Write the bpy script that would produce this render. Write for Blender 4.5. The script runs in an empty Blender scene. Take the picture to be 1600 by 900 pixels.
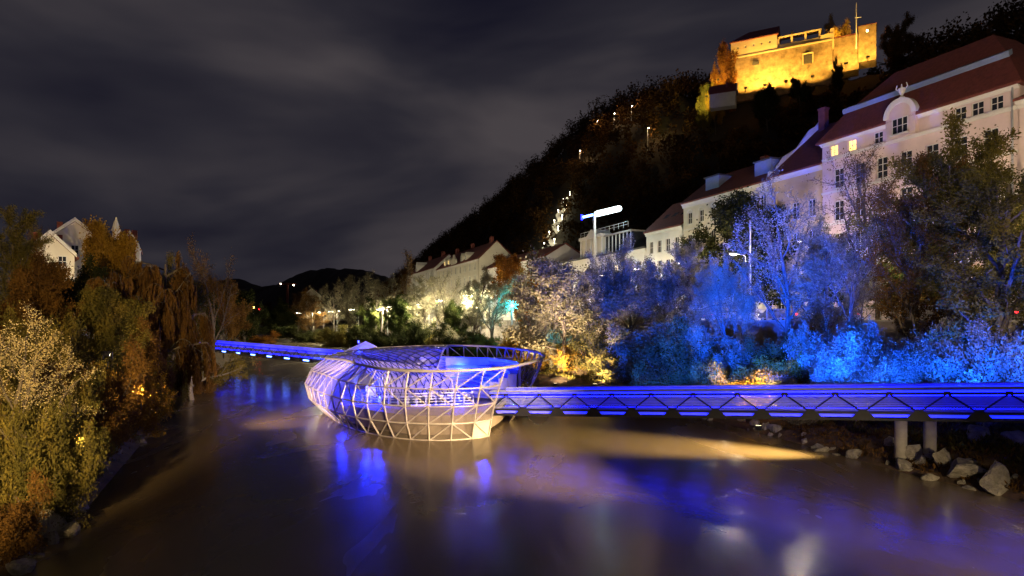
import bpy, math, random
import numpy as np
from mathutils import Vector, Matrix
# ------------------------------------------------------------------ camera, sky, exposure
scene = bpy.context.scene
COL = scene.collection
CAMH, F, HOR = 8.5, 1000.0, 500.0          # camera height over the water, focal length in px of a 1600 px wide picture, horizon row
cam_d = bpy.data.cameras.new('camera'); cam = bpy.data.objects.new('camera', cam_d); COL.objects.link(cam)
cam.location = (0, 0, CAMH); cam.rotation_euler = (math.pi/2, 0, 0)
cam_d.sensor_width = 36; cam_d.lens = F/1600*36; cam_d.shift_y = (HOR-450)/1600; cam_d.clip_start = .1; cam_d.clip_end = 9000
scene.camera = cam
world = bpy.data.worlds.new('World'); scene.world = world; world.use_nodes = True
wn, wl = world.node_tree.nodes, world.node_tree.links
wn.clear()
def wnode(t, **k):
    n = wn.new(t)
    for a, b in k.items(): setattr(n, a, b)
    return n
wo = wnode('ShaderNodeOutputWorld'); bg = wnode('ShaderNodeBackground'); bg.inputs[1].default_value = 1.0
tc = wnode('ShaderNodeTexCoord'); mp = wnode('ShaderNodeMapping'); mp.inputs['Scale'].default_value = (1, 1, 3.3); mp.inputs['Rotation'].default_value = (0, .13, .3)
nz = wnode('ShaderNodeTexNoise'); nz.inputs['Scale'].default_value = 1.55; nz.inputs['Detail'].default_value = 4.5; nz.inputs['Roughness'].default_value = .46; nz.inputs['Distortion'].default_value = .35
cr = wnode('ShaderNodeValToRGB')
cr.color_ramp.elements[0].position = .38; cr.color_ramp.elements[0].color = (.0052, .0052, .0135, 1)
cr.color_ramp.elements[1].position = .68; cr.color_ramp.elements[1].color = (.062, .053, .058, 1)
e = cr.color_ramp.elements.new(.52); e.color = (.024, .022, .030, 1)
wl.new(tc.outputs['Generated'], mp.inputs[0]); wl.new(mp.outputs[0], nz.inputs['Vector']); wl.new(nz.outputs[0], cr.inputs[0])
# a faint after-dusk sky added under the clouds (sun well below the horizon)
sk = wnode('ShaderNodeTexSky', sky_type='NISHITA'); sk.sun_disc = False; sk.sun_elevation = math.radians(-6); sk.sun_rotation = math.radians(200)
mx = wnode('ShaderNodeMixRGB', blend_type='ADD'); mx.inputs[0].default_value = .012
wl.new(cr.outputs[0], mx.inputs[1]); wl.new(sk.outputs[0], mx.inputs[2])
wl.new(mx.outputs[0], bg.inputs[0]); wl.new(bg.outputs[0], wo.inputs[0])
vs = scene.view_settings; vs.view_transform = 'Standard'; vs.look = 'None'; vs.exposure = 0.0; vs.gamma = 1.0; vs.use_curve_mapping = False
scene.cycles.max_bounces = 6; scene.cycles.transparent_max_bounces = 12; scene.cycles.sample_clamp_indirect = 3.0; scene.cycles.caustics_reflective = False; scene.cycles.caustics_refractive = False
scene.cycles.use_denoising = True

# ------------------------------------------------------------------ helpers
RNG = np.random.default_rng(7)
def P(px, py, Y): return Vector(((px-800)/F*Y, Y, CAMH-(py-HOR)/F*Y))
def link(o, parent=None):
    COL.objects.link(o)
    if parent is not None: o.parent = parent
    return o
def tag(o, label=None, cat=None, group=None, kind=None):
    if label: o['label'] = label
    if cat: o['category'] = cat
    if group: o['group'] = group
    if kind: o['kind'] = kind
    return o
def thing(name, label, cat, loc=(0, 0, 0), rz=0, group=None):
    o = bpy.data.objects.new(name, None); COL.objects.link(o); o.location = loc; o.rotation_euler = (0, 0, rz); o.empty_display_size = .3
    return tag(o, label, cat, group)
def fast_mesh(name, V, Q, attrs=None, smooth=False):
    """quads only, numpy arrays"""
    me = bpy.data.meshes.new(name); V = np.asarray(V, np.float32); Q = np.asarray(Q, np.int32)
    n = len(Q); k = Q.shape[1]
    me.vertices.add(len(V)); me.vertices.foreach_set('co', V.ravel())
    me.loops.add(n*k); me.loops.foreach_set('vertex_index', Q.ravel())
    me.polygons.add(n); me.polygons.foreach_set('loop_start', np.arange(0, n*k, k, dtype=np.int32)); me.polygons.foreach_set('loop_total', np.full(n, k, np.int32))
    if smooth: me.polygons.foreach_set('use_smooth', np.ones(n, bool))
    for an, av in (attrs or {}).items():
        a = me.attributes.new(an, 'FLOAT', 'FACE'); a.data.foreach_set('value', np.asarray(av, np.float32))
    me.update(calc_edges=True)
    return me
class MB:
    def __init__(s): s.v = []; s.f = []
    def add(s, V, Fs):
        b = len(s.v); s.v += [tuple(float(c) for c in p) for p in V]; s.f += [tuple(b+i for i in f) for f in Fs]; return s
    def box(s, x0, x1, y0, y1, z0, z1):
        return s.add([(x0,y0,z0),(x1,y0,z0),(x1,y1,z0),(x0,y1,z0),(x0,y0,z1),(x1,y0,z1),(x1,y1,z1),(x0,y1,z1)],
                     [(0,3,2,1),(4,5,6,7),(0,1,5,4),(1,2,6,5),(2,3,7,6),(3,0,4,7)])
    def tube(s, pts, r, n=6, caps=True):
        pts = [Vector(p) for p in pts]; m = len(pts); rs = r if isinstance(r, (list, tuple)) else [r]*m
        V = []; Fs = []
        for i, p in enumerate(pts):
            t = (pts[min(i+1, m-1)]-pts[max(i-1, 0)])
            t = t.normalized() if t.length > 1e-9 else Vector((0, 0, 1))
            u = t.cross(Vector((0, 0, 1)) if abs(t.z) < .9 else Vector((1, 0, 0))).normalized(); w = t.cross(u)
            for j in range(n):
                a = 2*math.pi*(j+.5)/n; V.append(p+(u*math.cos(a)+w*math.sin(a))*rs[i])
        for i in range(m-1):
            for j in range(n):
                k = (j+1) % n; Fs.append((i*n+j, i*n+k, (i+1)*n+k, (i+1)*n+j))
        if caps: Fs += [tuple(range(n))[::-1], tuple((m-1)*n+j for j in range(n))]
        return s.add(V, Fs)
    def prism(s, poly, axis, a0, a1):
        """poly: list of 2-D points; extruded along axis 'x','y','z' from a0 to a1"""
        n = len(poly)
        def pt(p, a): return {'x': (a, p[0], p[1]), 'y': (p[0], a, p[1]), 'z': (p[0], p[1], a)}[axis]
        V = [pt(p, a0) for p in poly]+[pt(p, a1) for p in poly]
        return s.add(V, [tuple(range(n))[::-1], tuple(range(n, 2*n))]+[(i, (i+1) % n, n+(i+1) % n, n+i) for i in range(n)])
    def mesh(s, name, mat=None, smooth=False):
        me = bpy.data.meshes.new(name); me.from_pydata(s.v, [], s.f); me.update()
        if mat: me.materials.append(mat)
        if smooth:
            for p in me.polygons: p.use_smooth = True
        return me
    def build(s, name, mat, parent=None, smooth=False):
        return link(bpy.data.objects.new(name, s.mesh(name, mat, smooth)), parent)
def inst(name, me, parent=None, loc=None, rot=None, scale=None):
    o = bpy.data.objects.new(name, me); link(o, parent)
    if loc is not None: o.location = loc
    if rot is not None: o.rotation_euler = rot
    if scale is not None: o.scale = scale
    return o

# ------------------------------------------------------------------ materials
def newmat(name):
    m = bpy.data.materials.new(name); m.use_nodes = True; return m, m.node_tree.nodes, m.node_tree.links
def M_plain(name, col, rough=.7, metal=0, var=.18, scale=3.0, bump=0.0, bscale=20, spec=.4, col2=None):
    m, n, l = newmat(name); b = n['Principled BSDF']
    b.inputs['Roughness'].default_value = rough; b.inputs['Metallic'].default_value = metal; b.inputs['Specular IOR Level'].default_value = spec
    t = n.new('ShaderNodeTexCoord'); z = n.new('ShaderNodeTexNoise'); z.inputs['Scale'].default_value = scale; z.inputs['Detail'].default_value = 6; z.inputs['Roughness'].default_value = .65
    l.new(t.outputs['Object'], z.inputs['Vector'])
    r = n.new('ShaderNodeValToRGB'); r.color_ramp.elements[0].position = .3; r.color_ramp.elements[1].position = .7
    c2 = col2 or tuple(min(1, c*(1+var)) for c in col)
    r.color_ramp.elements[0].color = tuple(c*(1-var) for c in col)+(1,); r.color_ramp.elements[1].color = tuple(c2)+(1,)
    l.new(z.outputs[0], r.inputs[0]); l.new(r.outputs[0], b.inputs['Base Color'])
    if bump:
        z2 = n.new('ShaderNodeTexNoise'); z2.inputs['Scale'].default_value = bscale; z2.inputs['Detail'].default_value = 5; l.new(t.outputs['Object'], z2.inputs['Vector'])
        bp = n.new('ShaderNodeBump'); bp.inputs['Strength'].default_value = bump; bp.inputs['Distance'].default_value = .1; l.new(z2.outputs[0], bp.inputs['Height']); l.new(bp.outputs[0], b.inputs['Normal'])
    return m
def M_emit(name, col, s):
    m, n, l = newmat(name); b = n['Principled BSDF']; b.inputs['Base Color'].default_value = (.2, .2, .2, 1)
    b.inputs['Emission Color'].default_value = tuple(col)+(1,); b.inputs['Emission Strength'].default_value = s
    return m
def M_leaf(name, c1, c2, c3=None, trans=.35):
    m, n, l = newmat(name); n.remove(n['Principled BSDF']); out = n['Material Output']
    a = n.new('ShaderNodeAttribute'); a.attribute_name = 'tint'
    oi = n.new('ShaderNodeObjectInfo')
    ad = n.new('ShaderNodeMath'); ad.operation = 'MULTIPLY_ADD'; ad.inputs[1].default_value = .25; l.new(oi.outputs['Random'], ad.inputs[0]); 
    l.new(a.outputs['Fac'], ad.inputs[2])
    sb = n.new('ShaderNodeMath'); sb.operation = 'SUBTRACT'; sb.inputs[1].default_value = .12; l.new(ad.outputs[0], sb.inputs[0])
    r = n.new('ShaderNodeValToRGB'); r.color_ramp.elements[0].position = .05; r.color_ramp.elements[1].position = .95
    r.color_ramp.elements[0].color = tuple(c1)+(1,); r.color_ramp.elements[1].color = tuple(c3 or c2)+(1,)
    if c3: x = r.color_ramp.elements.new(.5); x.color = tuple(c2)+(1,)
    l.new(sb.outputs[0], r.inputs[0])
    d = n.new('ShaderNodeBsdfDiffuse'); t = n.new('ShaderNodeBsdfTranslucent'); mixs = n.new('ShaderNodeMixShader'); mixs.inputs[0].default_value = trans
    l.new(r.outputs[0], d.inputs[0]); l.new(r.outputs[0], t.inputs[0]); l.new(d.outputs[0], mixs.inputs[1]); l.new(t.outputs[0], mixs.inputs[2])
    l.new(mixs.outputs[0], out.inputs[0])
    return m
def M_glass(name, col, transp, rough=.25, transl=.3, spec=1.0):
    """steel-mesh / frosted glazing: part lets the view through, part catches light"""
    m, n, l = newmat(name); b = n['Principled BSDF']; out = n['Material Output']
    b.inputs['Base Color'].default_value = tuple(col)+(1,); b.inputs['Roughness'].default_value = rough; b.inputs['Specular IOR Level'].default_value = spec
    tl = n.new('ShaderNodeBsdfTranslucent'); tl.inputs[0].default_value = tuple(col)+(1,)
    m1 = n.new('ShaderNodeMixShader'); m1.inputs[0].default_value = transl; l.new(b.outputs[0], m1.inputs[1]); l.new(tl.outputs[0], m1.inputs[2])
    tp = n.new('ShaderNodeBsdfTransparent'); m2 = n.new('ShaderNodeMixShader'); m2.inputs[0].default_value = transp
    l.new(m1.outputs[0], m2.inputs[1]); l.new(tp.outputs[0], m2.inputs[2]); l.new(m2.outputs[0], out.inputs[0])
    return m
def M_water():
    m, n, l = newmat('river_water'); b = n['Principled BSDF']
    b.inputs['Roughness'].default_value = .16; b.inputs['IOR'].default_value = 1.33; b.inputs['Specular IOR Level'].default_value = .5
    t = n.new('ShaderNodeTexCoord'); mp = n.new('ShaderNodeMapping'); mp.inputs['Scale'].default_value = (.16, .055, 1); mp.inputs['Rotation'].default_value = (0, 0, math.radians(20))
    l.new(t.outputs['Object'], mp.inputs[0])
    z = n.new('ShaderNodeTexNoise'); z.inputs['Scale'].default_value = 1.0; z.inputs['Detail'].default_value = 4; z.inputs['Distortion'].default_value = 1.0; l.new(mp.outputs[0], z.inputs['Vector'])
    r = n.new('ShaderNodeValToRGB'); r.color_ramp.elements[0].position = .3; r.color_ramp.elements[1].position = .72
    r.color_ramp.elements[0].color = (.085, .062, .032, 1); r.color_ramp.elements[1].color = (.135, .10, .055, 1); l.new(z.outputs[0], r.inputs[0]); l.new(r.outputs[0], b.inputs['Base Color'])
    mp2 = n.new('ShaderNodeMapping'); mp2.inputs['Scale'].default_value = (.62, .30, 1); mp2.inputs['Rotation'].default_value = (0, 0, math.radians(22)); l.new(t.outputs['Object'], mp2.inputs[0])
    z2 = n.new('ShaderNodeTexNoise'); z2.inputs['Scale'].default_value = 1.0; z2.inputs['Detail'].default_value = 5; z2.inputs['Roughness'].default_value = .55; z2.inputs['Distortion'].default_value = .8; l.new(mp2.outputs[0], z2.inputs['Vector'])
    bp = n.new('ShaderNodeBump'); bp.inputs['Strength'].default_value = .12; bp.inputs['Distance'].default_value = .25; l.new(z2.outputs[0], bp.inputs['Height']); l.new(bp.outputs[0], b.inputs['Normal'])
    # smoother and rougher patches of current
    r2 = n.new('ShaderNodeMapRange'); r2.inputs[1].default_value = .3; r2.inputs[2].default_value = .75; r2.inputs[3].default_value = .17; r2.inputs[4].default_value = .32
    l.new(z.outputs[0], r2.inputs[0]); l.new(r2.outputs[0], b.inputs['Roughness'])
    return m
MAT = dict(
    water=M_water(),
    soil=M_plain('leaf_litter_soil', (.055, .036, .020), .95, var=.5, scale=1.2, bump=.8, bscale=9, col2=(.12, .07, .035)),
    street=M_plain('street_paving', (.09, .085, .08), .8, var=.2, scale=.8),
    concrete=M_plain('concrete', (.30, .28, .25), .85, var=.2, scale=1.5, bump=.2),
    stonewall=M_plain('retaining_stone', (.20, .17, .14), .9, var=.35, scale=.9, bump=.6, bscale=4),
    rock=M_plain('riverbank_rock', (.22, .20, .17), .9, var=.5, scale=2.2, bump=1.0, bscale=9),
    bark=M_plain('bark', (.085, .068, .052), .9, var=.4, scale=4, bump=.6, bscale=14),
    palebark=M_plain('pale_bark', (.17, .15, .125), .9, var=.35, scale=4, bump=.5, bscale=14),
    steel=M_plain('painted_steel', (.42, .38, .33), .45, .35, var=.08),
    darksteel=M_plain('dark_steel', (.035, .035, .042), .5, .5, var=.1),
    greysteel=M_plain('galvanised_steel', (.45, .46, .48), .4, .6, var=.1),
    railsteel=M_plain('rail_steel', (.30, .32, .40), .5, 0, var=.08),
    bridgedeck=M_plain('bridge_deck', (.10, .10, .12), .6, var=.2, scale=2),
    dimglow=M_emit('blue_fascia_glow', (.004, .012, 1), 3.2),
    pole=M_plain('pole_paint', (.30, .31, .32), .5, .3, var=.1),
    meshpanel=M_glass('steel_mesh_panel', (.40, .33, .25), .66, .4, .25),
    goldpanel=M_plain('hull_panel', (.50, .43, .33), .45, .1, var=.08, scale=1),
    glass=M_glass('dome_glass', (.36, .34, .36), .42, .12, .45),
    roofglass=M_glass('roof_glazing', (.42, .38, .35), .2, .2, .5),
    hullside=M_plain('hull_core', (.13, .10, .075), .7, var=.25, scale=.8),
    deck=M_plain('deck_boards', (.36, .36, .38), .6, var=.15, scale=2),
    pink=M_plain('pink_plaster', (.62, .48, .44), .9, var=.08, scale=.5),
    white=M_plain('white_plaster', (.66, .62, .56), .9, var=.08, scale=.5),
    cream=M_plain('cream_plaster', (.62, .56, .44), .9, var=.08, scale=.5),
    yellow=M_plain('yellow_plaster', (.60, .44, .20), .9, var=.1, scale=.5),
    roof=M_plain('red_roof_tiles', (.17, .042, .03), .8, var=.3, scale=2.5, bump=.5, bscale=8),
    darkroof=M_plain('dark_roof', (.05, .045, .045), .7, var=.2),
    copper=M_plain('blue_grey_sheet_metal', (.20, .24, .34), .5, .2, var=.1),
    frame=M_plain('window_frame', (.6, .57, .52), .6, var=.05),
    dglass=M_plain('dark_window_glass', (.02, .022, .03), .08, var=.2, spec=.6),
    lit=M_emit('lit_window', (1, .62, .16), 2.2),
    litshop=M_emit('lit_shop_window', (1, .78, .42), 1.6),
    castle=M_plain('castle_masonry', (.24, .165, .09), .95, var=.5, scale=.5, bump=1.0, bscale=1.6),
    castleplaster=M_plain('castle_plaster', (.55, .42, .24), .95, var=.1, scale=.4),
    bluelite=M_emit('blue_led', (.004, .010, 1), 12.0),
    bluestrip=M_emit('blue_led_strip', (.0012, .003, 1), 30.0),
    bluewhite=M_emit('bright_blue_led', (.12, .25, 1), 14.0),
    whiteled=M_emit('white_led_bar', (.80, .97, 1), 5.0),
    warmlens=M_emit('warm_lamp_lens', (1, .80, .46), 8.0),
    whitelens=M_emit('white_lamp_lens', (1, .90, .66), 16.0),
    goldlens=M_emit('sodium_lens', (1, .55, .10), 12.0),
    teal=M_emit('teal_lamp', (.02, .75, .9), 14.0),
    red=M_emit('tail_light', (1, .02, .03), 6.0),
    green=M_emit('green_signal', (.35, 1, .1), 10.0),
    carpaint=M_plain('car_paint', (.08, .08, .09), .3, .3, var=.05, spec=.6),
    carpaint2=M_plain('car_paint_white', (.6, .6, .6), .3, .1, var=.05, spec=.6),
    rubber=M_plain('rubber', (.02, .02, .02), .8),
    hillmat=M_plain('forest_floor', (.03, .022, .012), 1, var=.4, scale=.05),
    farhill=M_plain('far_wooded_hill', (.020, .016, .014), 1, var=.4, scale=.02),
)
LEAF = dict(
    pale=M_leaf('leaf_pale_willow', (.13, .12, .075), (.20, .18, .115), (.30, .26, .16)),
    olive=M_leaf('leaf_olive', (.055, .05, .015), (.105, .09, .025), (.17, .13, .03)),
    brown=M_leaf('leaf_brown', (.06, .032, .012), (.11, .06, .018), (.17, .09, .025)),
    gold=M_leaf('leaf_gold', (.16, .085, .015), (.26, .15, .02), (.36, .22, .04)),
    orange=M_leaf('leaf_orange', (.12, .045, .012), (.20, .08, .015), (.28, .12, .02)),
    green=M_leaf('leaf_green', (.025, .038, .012), (.05, .065, .018), (.085, .09, .025)),
    dark=M_leaf('leaf_dark', (.014, .018, .008), (.028, .032, .012), (.045, .045, .015)),
    forest=M_leaf('leaf_hill_forest', (.040, .022, .008), (.075, .040, .014), (.13, .065, .02)),
    cream=M_leaf('leaf_cream', (.30, .24, .11), (.42, .34, .17), (.5, .42, .24)),
)

# ------------------------------------------------------------------ lamps (each with its own light)
def spot_dir(o, target):
    d = Vector(target)-o.location; o.rotation_euler = d.to_track_quat('-Z', 'Y').to_euler()
FLOOD, LAMP = 6.0, 3.0
_flood = {}
def floodlight(loc, target, color, power, size_deg, label, lens='warmlens', blend=.5, s=1.0, group=None, radius=.12):
    """housing, yoke and lens on a short stem, aimed at the target"""
    loc = Vector(loc); t = thing('floodlight', label, 'floodlight', loc, 0, group)
    q = (Vector(target)-loc).to_track_quat('-Z', 'Y')
    if 'h' not in _flood:
        h = MB(); h.prism([(-.2,-.15),(.2,-.15),(.24,.15),(-.24,.15)], 'z', .03, .16); h.box(-.16,.16,-.1,.1,.16,.26)
        for k in range(5): h.box(-.14+.07*k-.012, -.14+.07*k+.012, -.1, .1, .26, .32)
        _flood['h'] = h.mesh('housing', MAT['darksteel'])
        y = MB(); y.box(-.29,-.26,-.03,.03,-.3,.12); y.box(.26,.29,-.03,.03,-.3,.12); y.box(-.29,.29,-.03,.03,-.33,-.30); y.tube([(0,0,-.33),(0,0,-.9)], .04)
        _flood['y'] = y.mesh('yoke', MAT['darksteel'])
    h = inst('housing', _flood['h'], t, scale=(s, s, s)); h.rotation_euler = q.to_euler()
    inst('yoke', _flood['y'], t, scale=(s, s, s))
    k = 'l'+lens
    if k not in _flood:
        m = MB(); m.box(-.19,.19,-.13,.13,.0,.029); _flood[k] = m.mesh('lens', MAT[lens])
    le = inst('lens', _flood[k], h)
    ld = bpy.data.lights.new('flood_light', 'SPOT'); ld.energy = power*FLOOD; ld.color = color; ld.spot_size = math.radians(size_deg); ld.spot_blend = blend; ld.shadow_soft_size = radius
    lo = bpy.data.objects.new('flood_light', ld); link(lo, t); lo.rotation_euler = q.to_euler(); lo.location = (Vector(target)-loc).normalized()*.1*s
    return t
_lamp = {}
def street_lamp(base, h, head_dir, label, power, color=(1, .80, .52), arm=1.6, group=None, lens='warmlens', hs=1.0, light=True):
    """tapered pole, curved arm, flat luminaire with a lit lens"""
    t = thing('street_lamp', label, 'street lamp', base, math.atan2(head_dir[1], head_dir[0]), group)
    key = (round(h, 1), arm, lens, hs)
    if key not in _lamp:
        p = MB(); p.tube([(0,0,-.3),(0,0,h*.5),(0,0,h)], [.09,.07,.05], 8); p.tube([(0,0,0),(0,0,.9)], .13, 8)
        a = MB(); a.tube([(0,0,h-.02),(arm*.3,0,h+.22),(arm,0,h+.3)], [.045,.04,.035], 6)
        hd = MB(); hd.prism([(-.1,-.16),(.75,-.13),(.85,0),(.75,.13),(-.1,.16)], 'z', 0, .12)
        le = MB(); le.prism([(.0,-.12),(.7,-.10),(.76,0),(.7,.10),(.0,.12)], 'z', -.09, -.002)
        _lamp[key] = (p.mesh('pole', MAT['pole']), a.mesh('arm', MAT['pole']), hd.mesh('luminaire', MAT['pole']), le.mesh('lens', MAT[lens]))
    pm, am, hm, lm = _lamp[key]
    inst('pole', pm, t); inst('arm', am, t)
    hd = inst('luminaire', hm, t, (arm-.1, 0, h+.28), None, (hs,)*3); inst('lens', lm, hd)
    if light:
        ld = bpy.data.lights.new('lamp_light', 'POINT'); ld.energy = power*LAMP; ld.color = color; ld.shadow_soft_size = .2
        lo = bpy.data.objects.new('lamp_light', ld); link(lo, t); lo.location = (arm+.3, 0, h+.05)
    return t

# ------------------------------------------------------------------ terrain: river, banks, street, hills
RB = np.array([(32,-40),(28,5),(26,20),(24,30),(21.7,36),(17.5,53),(11,65),(4,81),(-20,140),(-50,200),(-119,340),(-260,520)], float)
LB = np.array([(-8,-40),(-12.5,8),(-16.8,21.8),(-19,28.3),(-21.8,35),(-30,55),(-38.6,77),(-47,100),(-64,150),(-87,212),(-130,300),(-260,440)], float)
def rbx(y): return np.interp(y, RB[:,1], RB[:,0])
def lbx(y): return np.interp(y, LB[:,1], LB[:,0])
RP = ([-4,0,1.2,4,9,13,16,60], [-1.5,0,.6,1.5,2.9,3.8,4.5,5.0])
LP_ = ([-4,0,1.5,4,8,13,30,260], [-1.5,0,.8,2.2,3.7,5.0,6.2,9])
def fence_x(y): return np.where(np.asarray(y) < 200, 52.9-.4*np.asarray(y), 52.9-.4*200-.40*(np.asarray(y)-200))
STREET = 8.35
def wob(x, y): return .22*np.sin(x*1.3+y*.7)+.18*np.sin(x*.55-y*1.1+1)+.1*np.sin(2.9*x+2.3*y)
def zr(x, y):
    d = (x-rbx(y))*.93; return np.interp(d, *RP)+wob(x, y)*np.clip(d/3, 0, 1)
def zl(x, y):
    d = (lbx(y)-x)*.93; return np.interp(d, *LP_)+wob(x, y)*np.clip(d/3, 0, 1)
def grid_mesh(name, X, Y, Z, mat, smooth=True):
    a, b = X.shape; V = np.stack([X, Y, Z], -1).reshape(-1, 3)
    i = np.arange(a*b).reshape(a, b); Q = np.stack([i[:-1,:-1], i[:-1,1:], i[1:,1:], i[1:,:-1]], -1).reshape(-1, 4)
    me = fast_mesh(name, V, Q, smooth=smooth); me.materials.append(mat)
    return link(bpy.data.objects.new(name, me))
ys = np.concatenate([np.arange(-40, 110, .8), np.arange(110, 520, 6.0)])
# right bank, waterline to the retaining wall
fr = np.linspace(0, 1, 46); Yg = np.repeat(ys[:, None], 46, 1)
x0 = rbx(ys)-4; x1 = np.maximum(fence_x(ys)+.3, rbx(ys)+6)
Xg = x0[:, None]+(x1-x0)[:, None]*fr[None]
tag(grid_mesh('bank_slope', Xg, Yg, zr(Xg, Yg), MAT['soil']), kind='structure').name = 'river_bank'
ds = np.concatenate([np.linspace(-4, 14, 40), np.array([17, 22, 30, 45, 70, 120, 200, 320])])
Yl = np.repeat(ys[:, None], len(ds), 1); Xl = lbx(ys)[:, None]-ds[None]/.93
tag(grid_mesh('river_bank', Xl[:, ::-1], Yl, zl(Xl, Yl)[:, ::-1], MAT['soil']), kind='structure')
w = MB(); w.add([(-700,-45,0),(60,-45,0),(60,700,0),(-700,700,0)], [(0,1,2,3)])
tag(w.build('river_water', MAT['water']), kind='structure')
g = MB(); g.add([(-5000,-900,-1.7),(5000,-900,-1.7),(5000,7000,-1.7),(-5000,7000,-1.7)], [(0,1,2,3)])
tag(g.build('ground', MAT['hillmat']), kind='structure')
# street on the upper level, from the wall to behind the facades
yy = np.array([-40, 0, 50, 100, 200, 330, 520.]); st = MB()
for a, b in zip(yy[:-1], yy[1:]):
    st.add([(fence_x(a)+.35, a, STREET), (fence_x(a)+160, a, STREET), (fence_x(b)+160, b, STREET), (fence_x(b)+.35, b, STREET)], [(0,1,2,3)])
tag(st.build('street', MAT['street']), kind='structure')
kb = MB(); U = Vector((-.371, .928, 0)); NB = Vector((.928, .371, 0))     # along the river, away from the river
def fx(c, y): return c-.4*y
for c0, c1, nm in ((56.6, 56.9, 'kerb'), (67.4, 67.7, 'kerb')):
    k = MB()
    a, b = -20, 198; k.add([(fx(c0,a),a,STREET),(fx(c1,a),a,STREET),(fx(c1,b),b,STREET),(fx(c0,b),b,STREET),(fx(c0,a),a,STREET+.13),(fx(c1,a),a,STREET+.13),(fx(c1,b),b,STREET+.13),(fx(c0,b),b,STREET+.13)],
                           [(0,3,2,1),(4,5,6,7),(0,1,5,4),(1,2,6,5),(2,3,7,6),(3,0,4,7)])
    tag(k.build('kerb', MAT['concrete']), kind='structure')
# retaining wall with coping, in lengths
wall = thing('retaining_wall', 'long stone retaining wall under the street railing on the wooded bank', 'wall', (0, 0, 0))
def strip(c0, c1, ya, yb, z0, z1):
    return MB().add([(fx(c0,ya),ya,z0),(fx(c1,ya),ya,z0),(fx(c1,yb),yb,z0),(fx(c0,yb),yb,z0),(fx(c0,ya),ya,z1),(fx(c1,ya),ya,z1),(fx(c1,yb),yb,z1),(fx(c0,yb),yb,z1)],
                    [(0,3,2,1),(4,5,6,7),(0,1,5,4),(1,2,6,5),(2,3,7,6),(3,0,4,7)])
for ya, yb in zip(range(-20, 200, 20), range(0, 220, 20)):
    strip(52.7, 53.4, ya, yb-.02, 2.2, STREET+.02).build('wall_section', MAT['stonewall'], wall)
    strip(52.55, 53.5, ya, yb-.02, STREET+.025, STREET+.17).build('coping', MAT['concrete'], wall)
# street railing: posts and rails single, balusters joined
rail = thing('street_railing', 'dark iron baluster railing along the street above the bank', 'railing', (0, 0, 0))
pm = MB().box(-.04,.04,-.04,.04,0,1.12).mesh('post', MAT['greysteel'])
for y in np.arange(30, 130, 2.6): inst('post', pm, rail, (fx(53.0, y), y, STREET+.17))
for z in (.12, 1.05):
    strip(52.96, 53.04, 28, 131, STREET+.17+z, STREET+.17+z+.06).build('rail', MAT['greysteel'], rail)
bl = MB()
for y in np.arange(30, 130, .16): bl.box(fx(53.0,y)-.012, fx(53.0,y)+.012, y-.012, y+.012, STREET+.3, STREET+1.2)
tag(bl.build('baluster', MAT['greysteel'], rail), kind='stuff')
# castle hill
RIDY = [20, 60, 120, 167, 191, 207, 240, 271, 291, 319, 365, 419, 467, 558, 650, 720, 800, 1000]
RIDZ = [45, 60, 88, 94, 96, 97, 98, 99, 108, 113, 114, 108, 97, 88, 79, 62, 40, 8]
def hill_z(q, t):
    top = np.interp((q+74.6)/1.076, RIDY, RIDZ)
    te = np.interp((q+74.6)/1.076, [120, 207, 250, 290], [140, 128, 100, 88]); k = np.clip((t-16)/te, 0, 1); k = k**1.05
    back = np.clip((t-150)/150, 0, 1)
    return STREET-.4+(top-STREET)*k*(1-.8*back)+np.sin(q*.07+t*.05)*1.8*k+np.sin(q*.19-t*.11)*1.0*k
def qt_xy(q, t):   # along-river distance q, distance t behind the facade line
    y = .371*t+.928*q+.371*0; # solve: t=(X+.4Y-72)*.928 ; q=-.371X+.928Y
    # X = 72-.4Y+t/.928 ; q=-.371*72+.1484Y-.4*t+.928Y
    Y = (q+26.71+.4*t)/1.0764; X = 72-.4*Y+t/.928
    return X, Y
qs = np.arange(-60, 1000, 7.0); ts = np.concatenate([np.arange(10, 160, 5.0), np.array([180, 220, 300])])
Qg, Tg = np.meshgrid(qs, ts, indexing='ij'); HX, HY = qt_xy(Qg, Tg)
tag(grid_mesh('castle_hill', HX, HY, hill_z(Qg, Tg), MAT['hillmat']), kind='structure')
# far hills beyond the bend
def far_hill(xs, zs, Y, depth):
    xs = np.array(xs, float); zs = np.array(zs, float); xi = np.linspace(xs[0], xs[-1], 160); zi = np.interp(xi, xs, zs)
    zi += 1.6*np.sin(xi*.06)+1.2*np.sin(xi*.17+1)+1.0*np.sin(xi*.41)+.9*RNG.normal(size=160)
    prof = np.linspace(-1, 1, 15); X = np.repeat(xi[:, None], 15, 1); Yv = Y+prof[None]*depth+0*X; Z = np.clip(zi, 0, None)[:, None]*np.cos(prof*1.57)[None]**.8
    return grid_mesh('far_hill', X, Yv, Z, MAT['farhill'])
def pxs(lst, Y): return [(p-800)/F*Y for p, _ in lst], [CAMH-(y-HOR)/F*Y for _, y in lst]
a = [(330,470),(400,452),(450,446),(480,428),(520,420),(560,421),(600,432),(650,455),(720,470)]
x, z = pxs(a, 1300); tag(far_hill(x, z, 1300, 260), kind='structure')
a = [(-400,480),(100,470),(250,455),(330,440),(370,436),(420,452),(480,462),(600,475)]
x, z = pxs(a, 1900); tag(far_hill(x, z, 1900, 300), kind='structure')

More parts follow.
